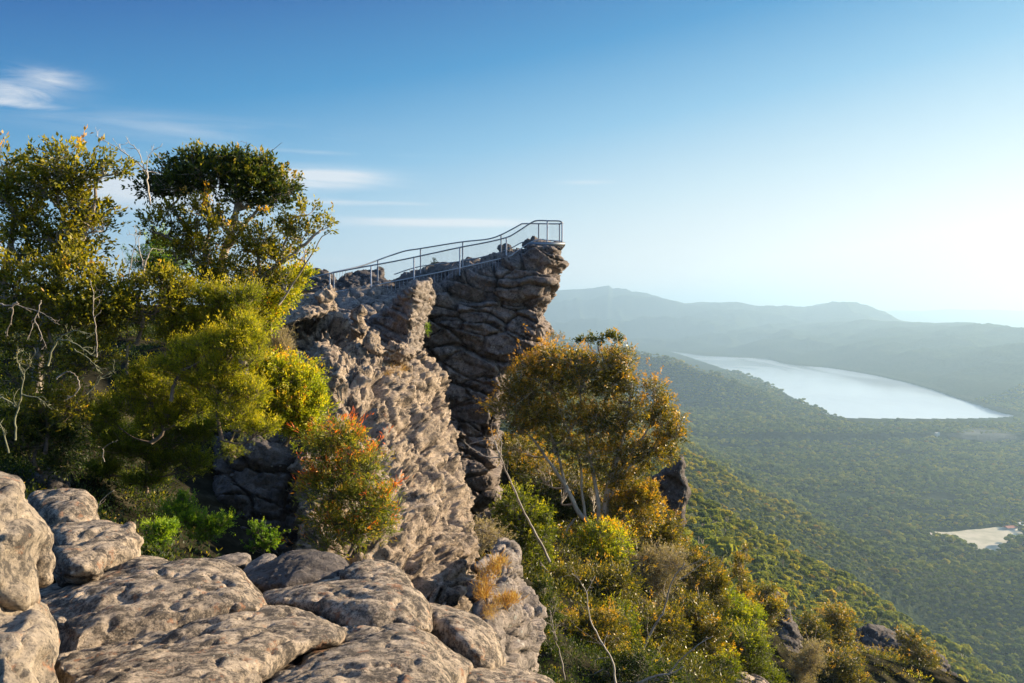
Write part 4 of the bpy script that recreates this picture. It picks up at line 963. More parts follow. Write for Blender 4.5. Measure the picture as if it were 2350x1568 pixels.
def plant(name, label, cat, d, clusters, stems=(), leaf='olive', L=.06, W=.025, cover=2.6, bark=BARK_G, tr=.05, group=None,
          tint=(.35, .30), topt=.35, droop=0., clumps=9, spread=.34, flat=1.0, depth=1.0, up=.4, per=12, twig=.5, base=None, seed=None, twigr=.004, shell=.5):
    """clusters: (px, py, rx, ry[, dd[, k]]) blobs of foliage; stems: [(pixel path, radius at foot, radius at tip)] """
    S = [(stem3(pth, d), r0, r1) for pth, r0, r1 in stems]
    C3 = [P(c[0], c[1], d + (c[4] if len(c) > 4 else 0)) for c in clusters]
    if base is None:
        base = S[0][0][0] if S else np.array([np.mean([c[0] for c in C3]), np.mean([c[1] for c in C3]), min(c[2] for c in C3) - .3])
    if not S:
        allc = np.array(C3); g = P(np.mean([c[0] for c in clusters]), max(c[1] + c[3] for c in clusters), d)
        base = np.array(g); mid = allc.mean(0)
        S = [(catmull([base, base * .5 + mid * .5 + rng.normal(0, .1, 3), mid], 4), tr, tr * .5)]
    T_ = Tubes()
    for pth, r0, r1 in S: T_.path(pth, np.linspace(r0, r1, len(pth)), 7)
    SP = np.concatenate([s[0] for s in S])
    cen, dirs, tn, twa, twb = [], [], [], [], []
    for ci, c in enumerate(clusters):
        c3 = C3[ci]; dd = c3[1]; k_ = c[5] if len(c) > 5 else 1.0
        rx, rz = c[2] * dd / F, c[3] * dd / F; ry = (rx * .6 + rz * .4) * depth
        rad = np.array([rx, ry, rz])
        n = int(cover * k_ * math.pi * c[2] * c[3] / max((L * F / dd) * (W * F / dd) * .32, .5)); n = max(int(n * 1.5), 40)
        nsp = max(int(n / per), 6); ncl = max(3, int(clumps * (rx * rz / (.35 ** 2)) ** .35))
        # sub-clumps on the shell and inside
        u = unit(rng.normal(0, 1, (ncl, 3))); u[:, 2] = u[:, 2] * .9 + .1
        rr = rng.uniform(shell * .7, .80, ncl)[:, None]
        sub = c3 + u * rr * rad
        # branch from stem to the cluster and on to each sub-clump
        dist = np.linalg.norm(SP - (c3 - [0, 0, rz * .8]), axis=1) + .25 * np.maximum(SP[:, 2] - c3[2], 0)
        a = SP[np.argmin(dist)]; lo_ = c3 - [0, 0, rz * .35]
        ln_ = np.linalg.norm(lo_ - a)
        q = catmull([a, a * .5 + lo_ * .5 + rng.normal(0, .10 * ln_, 3) * [1, .5, 1] - [0, 0, .06 * ln_], lo_], 5)
        br = max(.010, min(tr * .45, .06 * math.sqrt(rx * rz) + .006))
        T_.path(q, np.linspace(br, br * .5, len(q)), 5, cap=False)
        for sc in sub:
            l2 = np.linalg.norm(sc - lo_); o_ = q[rng.integers(len(q) // 2, len(q))]
            qq = catmull([o_, o_ * .5 + sc * .5 + rng.normal(0, .12 * l2, 3), sc], 3)
            T_.path(qq, np.linspace(br * .42, max(br * .16, twigr), len(qq)), 4, cap=False)
        w_ = rng.integers(0, ncl, nsp)
        off = rng.normal(0, 1, (nsp, 3)).clip(-1.7, 1.7) * rad * spread * rng.uniform(.6, 1.15) * rng.uniform(.6, 1.25, ncl)[w_][:, None]
        esc = (rng.random(nsp) < .10)[:, None]
        off = np.where(esc, off * 1.9 + np.array([0, 0, .18]) * rad, off)
        sp = sub[w_] + off * np.array([1, 1, flat])
        sd3 = unit((sp - c3) / rad + np.array([0, 0, up]) + rng.normal(0, .35, (nsp, 3)))
        # twigs
        keep = rng.random(nsp) < twig
        twa.append(sub[w_][keep] * .65 + sp[keep] * .35 - sd3[keep] * L); twb.append(sp[keep] + sd3[keep] * L * 1.5)
        m = per
        sl = rng.uniform(-.4, 2.2, (nsp, m, 1)) * L
        lc = sp[:, None] + sd3[:, None] * sl + rng.normal(0, .35 * L, (nsp, m, 3))
        e = ((sp - c3) / rad); hgt = np.clip(e[:, 2] * .5 + .5, 0, 1); outr = np.clip(np.linalg.norm(e, axis=1), 0, 1.3)
        # new growth is at the tips of the upper, outer sprays
        tt_ = tint[0] + tint[1] * (rng.normal(0, .35, nsp) + .5 * rng.normal(0, .5, ncl)[w_]) + topt * (hgt * outr) ** 2
        tl = tt_[:, None] + rng.normal(0, .09, (nsp, m)) + .10 * (sl[..., 0] / L)
        cen.append(lc.reshape(-1, 3)); dirs.append(np.repeat(sd3, m, 0)); tn.append(tl.ravel())
    T_.segs(np.concatenate(twa), np.concatenate(twb), twigr, twigr * .4, 3)
    cen = np.concatenate(cen)
    root = empty(name, base, label=label, cat=cat, group=group)
    obj('trunk' if cat == 'tree' else 'stem', T_.mesh('stem'), bark, root)
    obj('crown' if cat == 'tree' else 'foliage', leaves_mesh(cen, np.concatenate(dirs), L, W, np.concatenate(tn), 'leaves', droop), LM[leaf], root)
    return root

def snag(name, label, d, stems, bark=BARK_W, twigs=0, cat='dead tree'):
    """leafless wood; the first stem is the trunk, fine side twigs added"""
    S = [(stem3(p_, d, .006), a * .65, b * .5) for p_, a, b in stems]
    root = empty(name, S[0][0][0], label=label, cat=cat)
    for i_, (pth, a, b) in enumerate(S):
        T_ = Tubes(); T_.path(pth, np.linspace(a, b, len(pth)), 8 if i_ == 0 else 6)
        for _ in range(int(twigs)):
            k_ = rng.integers(len(pth) // 3, len(pth)); o_ = pth[k_]; l_ = rng.uniform(.15, .5) * np.linalg.norm(pth[-1] - pth[0]) * .5
            dr = unit(pth[min(k_ + 1, len(pth) - 1)] - pth[max(k_ - 1, 0)] + rng.normal(0, .9, 3) * np.linalg.norm(pth[1] - pth[0]) * 2.0)
            q = catmull([o_, o_ + dr * l_ * .5 + rng.normal(0, .08 * l_, 3), o_ + dr * l_ + rng.normal(0, .15 * l_, 3)], 4)
            T_.path(q, np.linspace(max(b * .7, .004), .0025, len(q)), 4, cap=False)
            for _2 in range(2):
                o2 = q[rng.integers(2, len(q))]; d2 = unit(dr + rng.normal(0, .6, 3)); q2 = np.array([o2, o2 + d2 * l_ * .25, o2 + d2 * l_ * .45 + rng.normal(0, .05 * l_, 3)])
                T_.path(q2, np.linspace(max(b * .35, .003), .002, 3), 3, cap=False)
        obj('trunk' if i_ == 0 else 'branch', T_.mesh('wood'), bark, root)
    return root

# ---- left bank
plant('tree', 'broad-leaved tree cut off by the left edge, orange tips on its crown', 'tree', 13.5,
      [(135, 375, 65, 38), (105, 420, 95, 55), (170, 400, 60, 50), (60, 480, 75, 65), (185, 490, 75, 55), (130, 540, 90, 50), (15, 385, 45, 36), (10, 440, 40, 60), (232, 372, 28, 22), (268, 392, 34, 20), (50, 565, 60, 60), (115, 600, 50, 40), (195, 570, 50, 44), (225, 520, 35, 35)],
      [([(85, 900), (95, 800), (118, 700), (150, 600), (158, 545), (140, 480)], .11, .03), ([(20, 720), (8, 640), (25, 560), (30, 480)], .08, .03), ([(152, 590), (190, 545), (215, 470), (222, 420)], .05, .02), ([(215, 430), (232, 408), (262, 400)], .02, .01)],
      'olive', .085, .042, 1.3, BARK_G, .09, tint=(.34, .28), topt=.30, clumps=12, twigr=.006)
plant('tree', 'umbrella-shaped tree with dense dark dome, lit orange along its right rim', 'tree', 15,
      [(392, 402, 50, 28, 0, 1.3), (448, 372, 56, 26, 0, 1.5), (528, 368, 66, 26, 0, 1.5), (600, 402, 54, 38, 0, 1.8), (644, 438, 36, 34, 0, 1.8), (350, 432, 38, 20, 0, 2.0), (470, 412, 90, 30, 0, 1.8), (560, 424, 66, 34, 0, 1.5), (420, 432, 76, 24, 0, 1.3), (625, 460, 40, 34), (560, 465, 55, 28)],
      [([(520, 850), (515, 760), (500, 660), (512, 590), (535, 520), (545, 450)], .14, .04), ([(505, 640), (460, 560), (410, 500), (370, 440)], .06, .02), ([(518, 580), (560, 520), (600, 470)], .05, .02), ([(500, 650), (470, 600), (480, 520), (470, 440)], .05, .02)],
      'dark', .080, .040, 1.7, BARK_G, .09, tint=(.34, .24), topt=.36, clumps=24, twigr=.006, spread=.30)
plant('tree', 'spreading open tree below the dark dome, reaching right towards the railing', 'tree', 14.6,
      [(345, 520, 42, 36), (395, 500, 40, 26), (420, 540, 50, 34), (460, 490, 55, 34), (520, 520, 60, 40), (560, 560, 60, 42), (610, 545, 50, 38), (475, 570, 70, 45), (400, 590, 50, 30), (665, 505, 36, 28), (705, 487, 38, 22), (740, 520, 28, 18), (690, 540, 40, 30), (640, 600, 55, 36), (560, 630, 80, 45), (480, 650, 70, 40), (650, 650, 50, 30), (700, 590, 24, 30, 0, .5)],
      [([(560, 860), (555, 760), (570, 690), (600, 640), (650, 600), (700, 560), (735, 530)], .09, .02), ([(560, 760), (520, 680), (470, 620), (410, 560), (350, 530)], .07, .02), ([(600, 640), (590, 580), (570, 530), (540, 500)], .04, .015), ([(640, 700), (700, 610), (735, 550), (760, 530)], .018, .006), ([(600, 660), (640, 600), (660, 540), (670, 500)], .035, .01)],
      'olive', .07, .036, 1.1, BARK_G, .07, tint=(.34, .30), topt=.30, clumps=10, twigr=.005)
plant('tree', 'bright green conical sapling in the gap between the two big crowns', 'tree', 17,
      [(368, 560, 26, 26), (360, 590, 40, 26), (390, 610, 40, 24), (340, 615, 40, 24)], [([(370, 700), (368, 620), (366, 560)], .04, .01)],
      'green', .05, .014, 1.8, BARK_B, .04, clumps=10, up=.9)
LS = [
 ('dark thicket with scattered orange leaves under the left tree', 12.6, [(30, 640, 60, 50), (105, 655, 50, 44), (165, 625, 46, 50), (215, 665, 46, 44), (70, 720, 90, 50), (170, 720, 80, 50), (20, 780, 60, 40, 0, .6), (260, 690, 50, 45)], 'olive', .075, .034, 1.8, (.34, .28), .24, 0.4),
 ('orange-flecked shrub between the white trunk and the left thicket', 12.9, [(240, 640, 40, 30), (290, 660, 45, 40), (250, 740, 55, 50), (320, 720, 50, 45), (380, 680, 50, 45), (400, 640, 50, 30)], 'olive', .065, .030, 1.7, (.34, .28), .28, .4),
 ('tangled lichen-hung scrub at the left edge', 12.6, [(30, 860, 55, 45, 0, .6), (110, 830, 65, 50, 0, .7), (200, 830, 60, 50, 0, .9), (80, 930, 70, 45, 0, .7), (180, 930, 60, 45, 0, .9), (20, 1000, 50, 40)], 'olive', .06, .026, 1.35, (.36, .36), .15, .3),
 ('feathery bright green shrub highest on the bank, under the open tree', 13.4, [(405, 705, 46, 40), (455, 680, 44, 36), (505, 700, 46, 46), (560, 690, 44, 40), (440, 748, 50, 44), (500, 755, 40, 36), (552, 748, 44, 42), (392, 765, 40, 40)], 'feather', .055, .012, 1.9, (.40, .32), .42, .9),
 ('large feathery yellow-green shrub in the middle of the bank', 12.6, [(530, 792, 46, 44), (584, 806, 36, 44), (474, 800, 48, 40), (562, 762, 36, 34), (420, 815, 44, 44), (384, 850, 40, 36), (452, 862, 50, 46), (515, 850, 46, 40), (570, 900, 46, 34), (540, 950, 50, 36), (590, 985, 40, 26), (500, 900, 50, 34)], 'feather', .055, .012, 2.0, (.48, .32), .45, .9),
 ('feathery shrub with pale upright tips, lower middle of the bank', 13.2, [(318, 872, 38, 44), (372, 905, 44, 46), (300, 930, 40, 40), (440, 930, 46, 50), (350, 972, 44, 44), (255, 950, 36, 40), (400, 962, 40, 36)], 'feather', .055, .012, 2.0, (.38, .30), .42, .9),
 ('shade-darkened green shrub shading the hollow above the bright sprigs', 14.5, [(250, 1010, 60, 44), (320, 1030, 60, 40), (400, 1000, 60, 40), (460, 990, 50, 36), (210, 970, 46, 36), (380, 1070, 55, 36), (440, 1060, 40, 36), (250, 1080, 50, 34), (330, 1105, 50, 26)], 'feather', .05, .012, 2.0, (.20, .25), .30, .8),  # low tint puts the shade of the lower bank into the leaf colour
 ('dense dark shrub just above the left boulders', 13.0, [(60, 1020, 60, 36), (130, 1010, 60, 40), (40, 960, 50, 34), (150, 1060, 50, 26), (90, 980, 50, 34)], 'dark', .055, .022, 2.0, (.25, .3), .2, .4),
 ('yellow-green low canopy beside the pale ridge slab', 15.5, [(600, 655, 60, 34), (655, 640, 48, 34), (692, 632, 26, 16), (590, 700, 60, 36), (645, 680, 44, 26), (560, 740, 60, 34), (610, 735, 36, 30)], 'yellow', .06, .026, 2.2, (.40, .34), .3, .5),
 ('round golden-yellow bush glowing in front of the ridge', 15.0, [(600, 850, 62, 34), (655, 862, 62, 40), (700, 900, 54, 54), (620, 900, 68, 50), (680, 945, 62, 54), (722, 950, 32, 42), (590, 940, 55, 36), (692, 990, 42, 34), (640, 965, 50, 32)], 'yellow', .062, .026, 2.3, (.36, .28), .26, .5),
 ('tall willowy bush with orange-red tips in front of the ridge', 13.4, [(770, 1000, 44, 26), (740, 1040, 46, 36), (810, 1030, 44, 36), (790, 1080, 62, 40), (850, 1080, 36, 44), (760, 1130, 66, 46), (840, 1150, 60, 46), (885, 1160, 34, 36), (740, 1190, 50, 36), (800, 1215, 60, 36), (860, 1210, 40, 30), (760, 1250, 46, 24, 0, .6)], 'orange', .09, .017, 1.6, (.34, .34), .42, .35),
 ('small bright green sprig bush nearest the broad horned boulder', 11.5, [(355, 1225, 36, 22), (350, 1255, 32, 22), (385, 1210, 28, 18), (370, 1245, 30, 18)], 'green', .038, .011, 2.2, (.45, .3), .4, .9),
 ('bright green sprawling bush right of the sprig bush', 12.5, [(410, 1180, 38, 26), (440, 1195, 36, 24), (480, 1205, 40, 24), (510, 1200, 28, 18), (470, 1230, 36, 20), (425, 1150, 24, 22)], 'green', .038, .011, 1.9, (.35, .3), .4, .8),
 ('small-leaved bush in the shade under the orange-tipped bush', 14.5, [(590, 1220, 26, 24), (620, 1240, 30, 24), (600, 1255, 34, 16)], 'green', .030, .020, 1.3, (.25, .4), .3, .5),
 ('thin low shrub hanging on the dark rock wall', 16.0, [(540, 1030, 44, 22, 0, .5), (520, 960, 40, 26, 0, .9), (560, 985, 34, 20, 0, .6)], 'feather', .05, .012, 1.5, (.25, .3), .3, .2),
]
for (lab, d, cl_, lf, L1, W1, cov, tnt, tp_, up_) in LS:
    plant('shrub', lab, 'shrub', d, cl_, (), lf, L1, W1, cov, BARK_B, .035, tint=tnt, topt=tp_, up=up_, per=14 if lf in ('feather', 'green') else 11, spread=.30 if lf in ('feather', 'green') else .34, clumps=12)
plant('shrub', 'grey-brown ball of bare twigs above the golden bush', 'shrub', 19.5, [(640, 795, 36, 34, 0, .9), (622, 820, 34, 24, 0, .8)], (), 'dry', .09, .006, 1.7, BARK_B, .03, tint=(.4, .4), topt=0, up=.9, twig=.9)
plant('shrub', 'tiny dark pointed sapling on the skyline behind the railing', 'shrub', 43, [(995, 605, 2.6, 4), (995, 599, 1.8, 4)], [([(995, 612), (995, 594)], .012, .004)], 'dark', .06, .03, 3, BARK_B, .01, tint=(.1, .1), topt=0, per=6)
plant('shrub', 'little green tuft clinging to the side of the rock fin', 'shrub', 29, [(981, 756, 4, 10), (979, 768, 4, 6)], (), 'green', .05, .02, 2, BARK_B, .01, per=6)

snag('dead_tree', 'pale forked dead trunk standing in the gap between the crowns', 13.2, [([(290, 860), (293, 800), (288, 740), (286, 690), (292, 655), (278, 640), (262, 600)], .036, .008), ([(292, 655), (300, 610), (310, 560), (312, 520)], .018, .005)], BARK_G, 5)
snag('dead_tree', 'white bare trunk right of the forked dead trunk', 13.0, [([(318, 690), (322, 655), (330, 620), (336, 595), (350, 570)], .042, .014), ([(318, 670), (345, 640), (362, 625)], .014, .006), ([(330, 620), (322, 580), (318, 545)], .020, .006)], BARK_W, 4)
snag('dead_tree', 'thin crooked white sapling trunk in the left thicket', 12.0, [([(222, 820), (221, 770), (214, 720), (216, 680), (206, 640)], .018, .005), ([(218, 730), (232, 712)], .008, .004)], BARK_G, 3)
snag('dead_tree', 'leafless pale branches rising against the sky between the crowns', 13.8, [([(345, 470), (338, 420), (334, 392), (300, 362), (262, 335), (218, 312)], .030, .006), ([(334, 392), (318, 350), (300, 330), (290, 318)], .016, .005), ([(300, 362), (280, 345), (258, 318)], .010, .004), ([(336, 395), (342, 355), (372, 335)], .014, .004)], BARK_W, 5)
snag('dead_tree', 'two dark dead twigs sticking up from the dome of the umbrella tree', 15, [([(570, 420), (566, 372), (568, 352), (566, 325)], .018, .005), ([(590, 400), (606, 372), (622, 348), (648, 328)], .018, .005), ([(606, 370), (622, 368)], .010, .004)], BARK_B, 1)
snag('dead_tree', 'arched white dead branch near the left edge', 10.8, [([(-20, 690), (0, 697), (22, 702), (38, 694), (46, 702), (90, 716), (128, 738)], .022, .006), ([(30, 702), (24, 735), (14, 775)], .018, .006), ([(95, 690), (88, 712), (76, 745), (66, 780)], .013, .006), ([(80, 735), (96, 770), (106, 800)], .009, .004)], BARK_G, 3)
snag('dead_tree', 'lichen-crusted yellowish limb at the left edge', 10.0, [([(35, 1010), (36, 960), (48, 905), (56, 860), (72, 830)], .022, .009), ([(-20, 905), (10, 915), (36, 935)], .024, .012), ([(48, 905), (90, 915), (120, 940)], .016, .005), ([(56, 862), (40, 830), (44, 800)], .014, .005), ([(20, 1040), (5, 980), (-15, 960)], .02, .008)], BARK_L, 9)
snag('dead_tree', 'tangle of lichen-covered branches left of the forked trunk', 10.8, [([(110, 840), (125, 790), (150, 780), (190, 800), (216, 818)], .022, .010), ([(130, 780), (170, 760), (210, 768)], .012, .005), ([(200, 905), (230, 870), (262, 850)], .014, .006), ([(170, 800), (210, 830), (225, 850)], .014, .006)], BARK_L, 9)
snag('dead_tree', 'smooth grey loop of bent branch among the left scrub', 10.2, [([(130, 870), (150, 855), (170, 858), (182, 880), (172, 905), (150, 918)], .016, .009)], BARK_G, 1)
snag('dead_tree', 'dark leaning dead trunk inside the feathery shrubs', 12.4, [([(392, 920), (400, 880), (420, 850), (455, 832), (470, 815)], .050, .025), ([(470, 816), (478, 802)], .016, .008)], BARK_B, 2)
snag('dead_tree', 'curved bare stem hanging over the back left boulder', 12.5, [([(238, 1235), (222, 1190), (232, 1150), (262, 1125)], .018, .008), ([(240, 1060), (238, 1030), (270, 1010)], .012, .005)], BARK_G, 3)

# ---- right side: the big gum and the slope below it
plant('tree', 'large many-stemmed gum tree with bronze-orange crown beside the cliff', 'tree', 31,
      [(1215, 860, 42, 36), (1262, 826, 40, 30), (1318, 828, 46, 32), (1380, 838, 44, 32), (1432, 826, 30, 36), (1440, 872, 26, 34), (1200, 910, 44, 46), (1262, 880, 52, 46), (1330, 880, 54, 44, 0, 1), (1400, 885, 48, 40, 0, 1), (1235, 950, 52, 46, 0, 1), (1310, 960, 56, 44, 0, .9), (1385, 965, 52, 44, 0, .9), (1440, 950, 40, 44, 0, .9), (1155, 940, 40, 30, 0, .55), (1170, 880, 18, 26),
       (1502, 900, 24, 28), (1528, 935, 18, 34), (1508, 960, 32, 36), (1540, 995, 24, 28), (1528, 1038, 32, 34), (1480, 1040, 40, 36), (1430, 1040, 48, 44, 0, .8), (1350, 1040, 60, 40, 0, .7), (1270, 1020, 50, 36, 0, .6), (1190, 985, 40, 30, 0, .6), (1555, 975, 14, 30), (1400, 1090, 50, 30, 0, .7), (1190, 1030, 44, 36, 2, .7), (1240, 1085, 44, 36, 2, .6), (1310, 1095, 44, 36, 2, .5), (1455, 1095, 36, 34, 1, .8), (1365, 1130, 40, 30, 2, .4)],
      [([(1388, 1215), (1390, 1160), (1400, 1100), (1420, 1040), (1440, 960), (1450, 880)], .17, .03), ([(1378, 1215), (1372, 1150), (1360, 1080), (1345, 1000), (1330, 900)], .11, .025), ([(1370, 1212), (1330, 1180), (1300, 1120), (1260, 1060), (1215, 1000), (1165, 965)], .12, .02), ([(1300, 1130), (1285, 1060), (1265, 1000), (1235, 930)], .07, .02),
       ([(1345, 1200), (1335, 1130), (1330, 1060), (1290, 960), (1265, 880)], .06, .02), ([(1395, 1150), (1430, 1090), (1470, 1050), (1520, 1030)], .08, .02), ([(1400, 1110), (1450, 1040), (1490, 980), (1510, 920)], .07, .02), ([(1320, 1190), (1290, 1240), (1310, 1290)], .05, .02)],
      'gum', .115, .040, 2.0, BARK_W, .10, tint=(.44, .34), topt=.54, droop=.35, clumps=12, twigr=.008, per=12, depth=1.2)
plant('tree', 'small dark flat-topped tree poking up behind the gum crown', 'tree', 35, [(1345, 778, 20, 9), (1375, 776, 20, 9), (1404, 772, 18, 8), (1418, 782, 12, 9)], [([(1385, 860), (1378, 820), (1372, 795)], .06, .03), ([(1385, 840), (1402, 806), (1412, 785)], .035, .015), ([(1378, 820), (1355, 798), (1348, 785)], .03, .015)], 'dark', .09, .05, 2.4, BARK_G, .04, tint=(.5, .2), topt=.2, clumps=6)
plant('tree', 'sparse grey wispy tree beside the cliff edge, behind the gum', 'tree', 36, [(1268, 778, 14, 10, 0, .5), (1284, 774, 12, 8, 0, .5), (1255, 790, 10, 10, 0, .5)], [([(1275, 850), (1272, 800), (1276, 780)], .03, .01)], 'dry', .08, .02, 1.0, BARK_G, .03, tint=(.1, .3), topt=0)
snag('dead_tree', 'grey forked snag leaning in front of the cliff foot', 21, [([(1262, 1290), (1235, 1235), (1205, 1180), (1178, 1120), (1160, 1080), (1145, 1040), (1125, 1010), (1072, 1022)], .055, .014), ([(1150, 1050), (1120, 1050), (1098, 1038), (1072, 1022), (1066, 1008)], .03, .008), ([(1145, 1040), (1128, 990), (1130, 965)], .022, .008), ([(1148, 1050), (1150, 1010), (1140, 985), (1160, 960)], .022, .008)], BARK_G, 4)
RS = [
 # label, cat, depth, clusters, leaf, L, W, cover, tint, topt
 ('bright green bush at the foot of the cliff, behind the snag', 'shrub', 24, [(1180, 1150, 36, 26), (1165, 1190, 44, 34), (1215, 1190, 40, 36), (1250, 1180, 24, 26), (1200, 1240, 46, 36), (1245, 1240, 32, 36), (1225, 1290, 40, 32)], 'feather', .075, .030, 2.0, (.12, .25), .42),
 ('thin scrub in the gully beside the ridge foot', 'shrub', 21, [(1120, 1215, 34, 22, 0, .6), (1110, 1245, 28, 22, 0, .6), (1150, 1230, 26, 20, 0, .6)], 'dry', .07, .018, 1.4, (.3, .35), .1),
 ('golden bush below the stems of the big gum', 'shrub', 29, [(1380, 1225, 44, 26), (1340, 1255, 40, 30), (1420, 1250, 34, 36), (1300, 1265, 34, 26), (1390, 1275, 50, 30), (1340, 1300, 50, 30)], 'yellow', .10, .036, 1.8, (.26, .3), .38),
 ('olive gum sapling crown right of the golden bush', 'shrub', 31, [(1440, 1120, 40, 30), (1470, 1150, 36, 36), (1430, 1180, 44, 40), (1480, 1190, 26, 34), (1445, 1230, 34, 30), (1495, 1130, 16, 22)], 'gum', .10, .036, 2.1, (.50, .3), .35),
 ('rounded bronze sapling crown in front of the rock pillar', 'shrub', 34, [(1518, 1185, 30, 24), (1500, 1215, 34, 30), (1535, 1220, 30, 34), (1515, 1260, 36, 26)], 'gum', .10, .036, 2.2, (.40, .3), .4),
 ('grey-leaved wiry shrub below the rock pillar', 'shrub', 29, [(1480, 1290, 44, 30), (1530, 1300, 44, 34), (1450, 1320, 40, 30), (1500, 1345, 50, 30)], 'dry', .09, .024, 1.8, (.1, .35), .2),
 ('bronze-orange sapling at the outer lip of the slope', 'shrub', 36, [(1575, 1270, 34, 26), (1610, 1300, 36, 28), (1640, 1330, 30, 34), (1590, 1330, 40, 30), (1650, 1370, 24, 34)], 'gum', .105, .038, 2.2, (.38, .3), .42),
 ('dark tangled gum scrub in the middle of the slope', 'shrub', 24, [(1300, 1330, 50, 36), (1360, 1345, 56, 40), (1420, 1340, 50, 40), (1330, 1400, 56, 40), (1400, 1400, 50, 36), (1280, 1370, 36, 36)], 'gum', .085, .030, 2.0, (.28, .3), .3),
 ('green-gold shrub under the white curved branch', 'shrub', 19, [(1300, 1440, 46, 36), (1350, 1450, 50, 40), (1400, 1450, 44, 40), (1320, 1500, 56, 40), (1380, 1510, 50, 40), (1290, 1550, 50, 40), (1360, 1560, 50, 36)], 'gum', .06, .022, 2.0, (.40, .3), .35),
 ('pale green upright bush between the two curved branches', 'shrub', 21, [(1550, 1395, 0.1, 0.1), (1420, 1420, 26, 36), (1445, 1450, 28, 34), (1430, 1490, 30, 30)], 'feather', .06, .022, 1.9, (.08, .25), .38),
 ('bronze gum scrub right of the long leaning trunk', 'shrub', 27, [(1590, 1400, 44, 34), (1630, 1430, 40, 40), (1580, 1450, 50, 40), (1560, 1500, 44, 36), (1620, 1490, 44, 36), (1650, 1520, 30, 30)], 'gum', .09, .034, 2.3, (.28, .3), .42),
 ('dark undergrowth at the bottom edge left of the leaning trunk', 'shrub', 16, [(1260, 1500, 30, 40), (1420, 1540, 50, 36), (1480, 1530, 44, 36), (1530, 1550, 40, 30), (1240, 1560, 26, 26)], 'dark', .055, .024, 1.9, (.30, .3), .25),
 ('slender orange sapling standing up on the outer lip', 'shrub', 38, [(1700, 1290, 14, 16), (1698, 1320, 16, 20), (1705, 1350, 18, 18), (1712, 1380, 20, 20), (1715, 1262, 8, 8)], 'gum', .105, .038, 2.2, (.48, .3), .35),
 ('yellow-green sapling beside the slender orange one', 'shrub', 37, [(1670, 1370, 24, 26), (1690, 1400, 36, 26), (1730, 1420, 30, 28), (1680, 1430, 34, 28)], 'yellow', .095, .036, 2.0, (.18, .28), .38),
 ('bronze shrub hanging over the grey outcrop', 'shrub', 42, [(1750, 1385, 32, 24), (1775, 1410, 30, 26), (1740, 1440, 34, 24), (1760, 1360, 20, 16)], 'gum', .11, .04, 2.1, (.38, .3), .35),
 ('bright lime-green shrub at the bottom, left of the dark boulder', 'shrub', 31, [(1700, 1470, 40, 30), (1740, 1485, 36, 34), (1690, 1510, 44, 34), (1745, 1530, 40, 34), (1770, 1560, 36, 26)], 'feather', .085, .030, 2.0, (.10, .25), .42),
 ('yellow-green shrub at the bottom edge beside the brown boulder', 'shrub', 25, [(1600, 1540, 40, 30), (1640, 1560, 36, 24), (1560, 1570, 40, 24), (1670, 1530, 26, 22)], 'feather', .07, .028, 2.0, (.05, .25), .38),
 ('dry brown thicket just right of the dark boulder', 'shrub', 44, [(1850, 1530, 30, 30), (1830, 1560, 34, 26), (1870, 1500, 20, 26)], 'dry', .10, .03, 2.0, (.15, .3), .2),
 ('bronze sapling behind the dark boulder', 'shrub', 58, [(1860, 1430, 26, 22), (1880, 1455, 26, 26), (1850, 1470, 22, 26), (1895, 1490, 22, 20)], 'gum', .13, .05, 2.2, (.34, .3), .35),
 ('tall bronze sapling left of the jagged outcrop', 'shrub', 62, [(1920, 1410, 22, 18), (1910, 1440, 30, 24), (1945, 1430, 20, 24), (1925, 1470, 34, 26)], 'gum', .14, .05, 2.2, (.40, .3), .35),
 ('olive shrub at the bottom right of centre', 'shrub', 48, [(1900, 1540, 40, 28), (1870, 1570, 40, 24), (1940, 1520, 36, 28), (1960, 1560, 36, 26)], 'gum', .11, .042, 2.1, (.35, .3), .3),
 ('dark green shrub below the jagged outcrop', 'shrub', 56, [(1990, 1520, 34, 26), (2030, 1530, 34, 28), (2010, 1560, 36, 22)], 'dark', .12, .05, 2.1, (.45, .3), .25),
 ('round bronze shrub right of the jagged outcrop', 'shrub', 58, [(2090, 1470, 24, 20), (2110, 1500, 34, 26), (2085, 1520, 34, 28), (2130, 1530, 26, 28)], 'gum', .13, .05, 2.2, (.34, .3), .38),
 ('golden flowering shrub at the bottom edge, rightmost of the lip', 'shrub', 52, [(2010, 1560, 34, 14), (2060, 1568, 36, 16), (1960, 1575, 30, 14), (2100, 1570, 30, 18)], 'yellow', .11, .045, 2.0, (.30, .3), .38),
 ('dark low thicket right of the bare stems at the bottom', 'shrub', 18.5, [(1290, 1600, 50, 40), (1340, 1590, 50, 40), (1250, 1600, 40, 30), (1400, 1600, 60, 36), (1470, 1590, 50, 36)], 'dark', .055, .024, 2.2, (.35, .3), .25),
 ('olive scrub between the dark thicket and the green-gold shrub', 'shrub', 22, [(1270, 1440, 34, 36), (1290, 1480, 34, 34), (1260, 1520, 40, 36), (1500, 1430, 44, 36), (1480, 1480, 44, 40), (1520, 1500, 40, 36), (1540, 1440, 34, 36)], 'gum', .08, .03, 2.2, (.28, .3), .3),
 ('dark olive gum foliage low behind the stems of the big tree', 'shrub', 36, [(1300, 1180, 60, 40), (1240, 1120, 50, 40), (1330, 1120, 60, 46), (1430, 1130, 50, 40), (1200, 1060, 44, 40)], 'dark', .10, .04, 2.0, (.25, .25), .15),
 ('dark shrub filling the crevice behind the lichen-spotted column', 'shrub', 17.5, [(1250, 1340, 24, 30), (1230, 1380, 20, 26), (1265, 1400, 30, 36), (1255, 1460, 26, 34)], 'dark', .055, .022, 2.0, (.35, .3), .3),
]
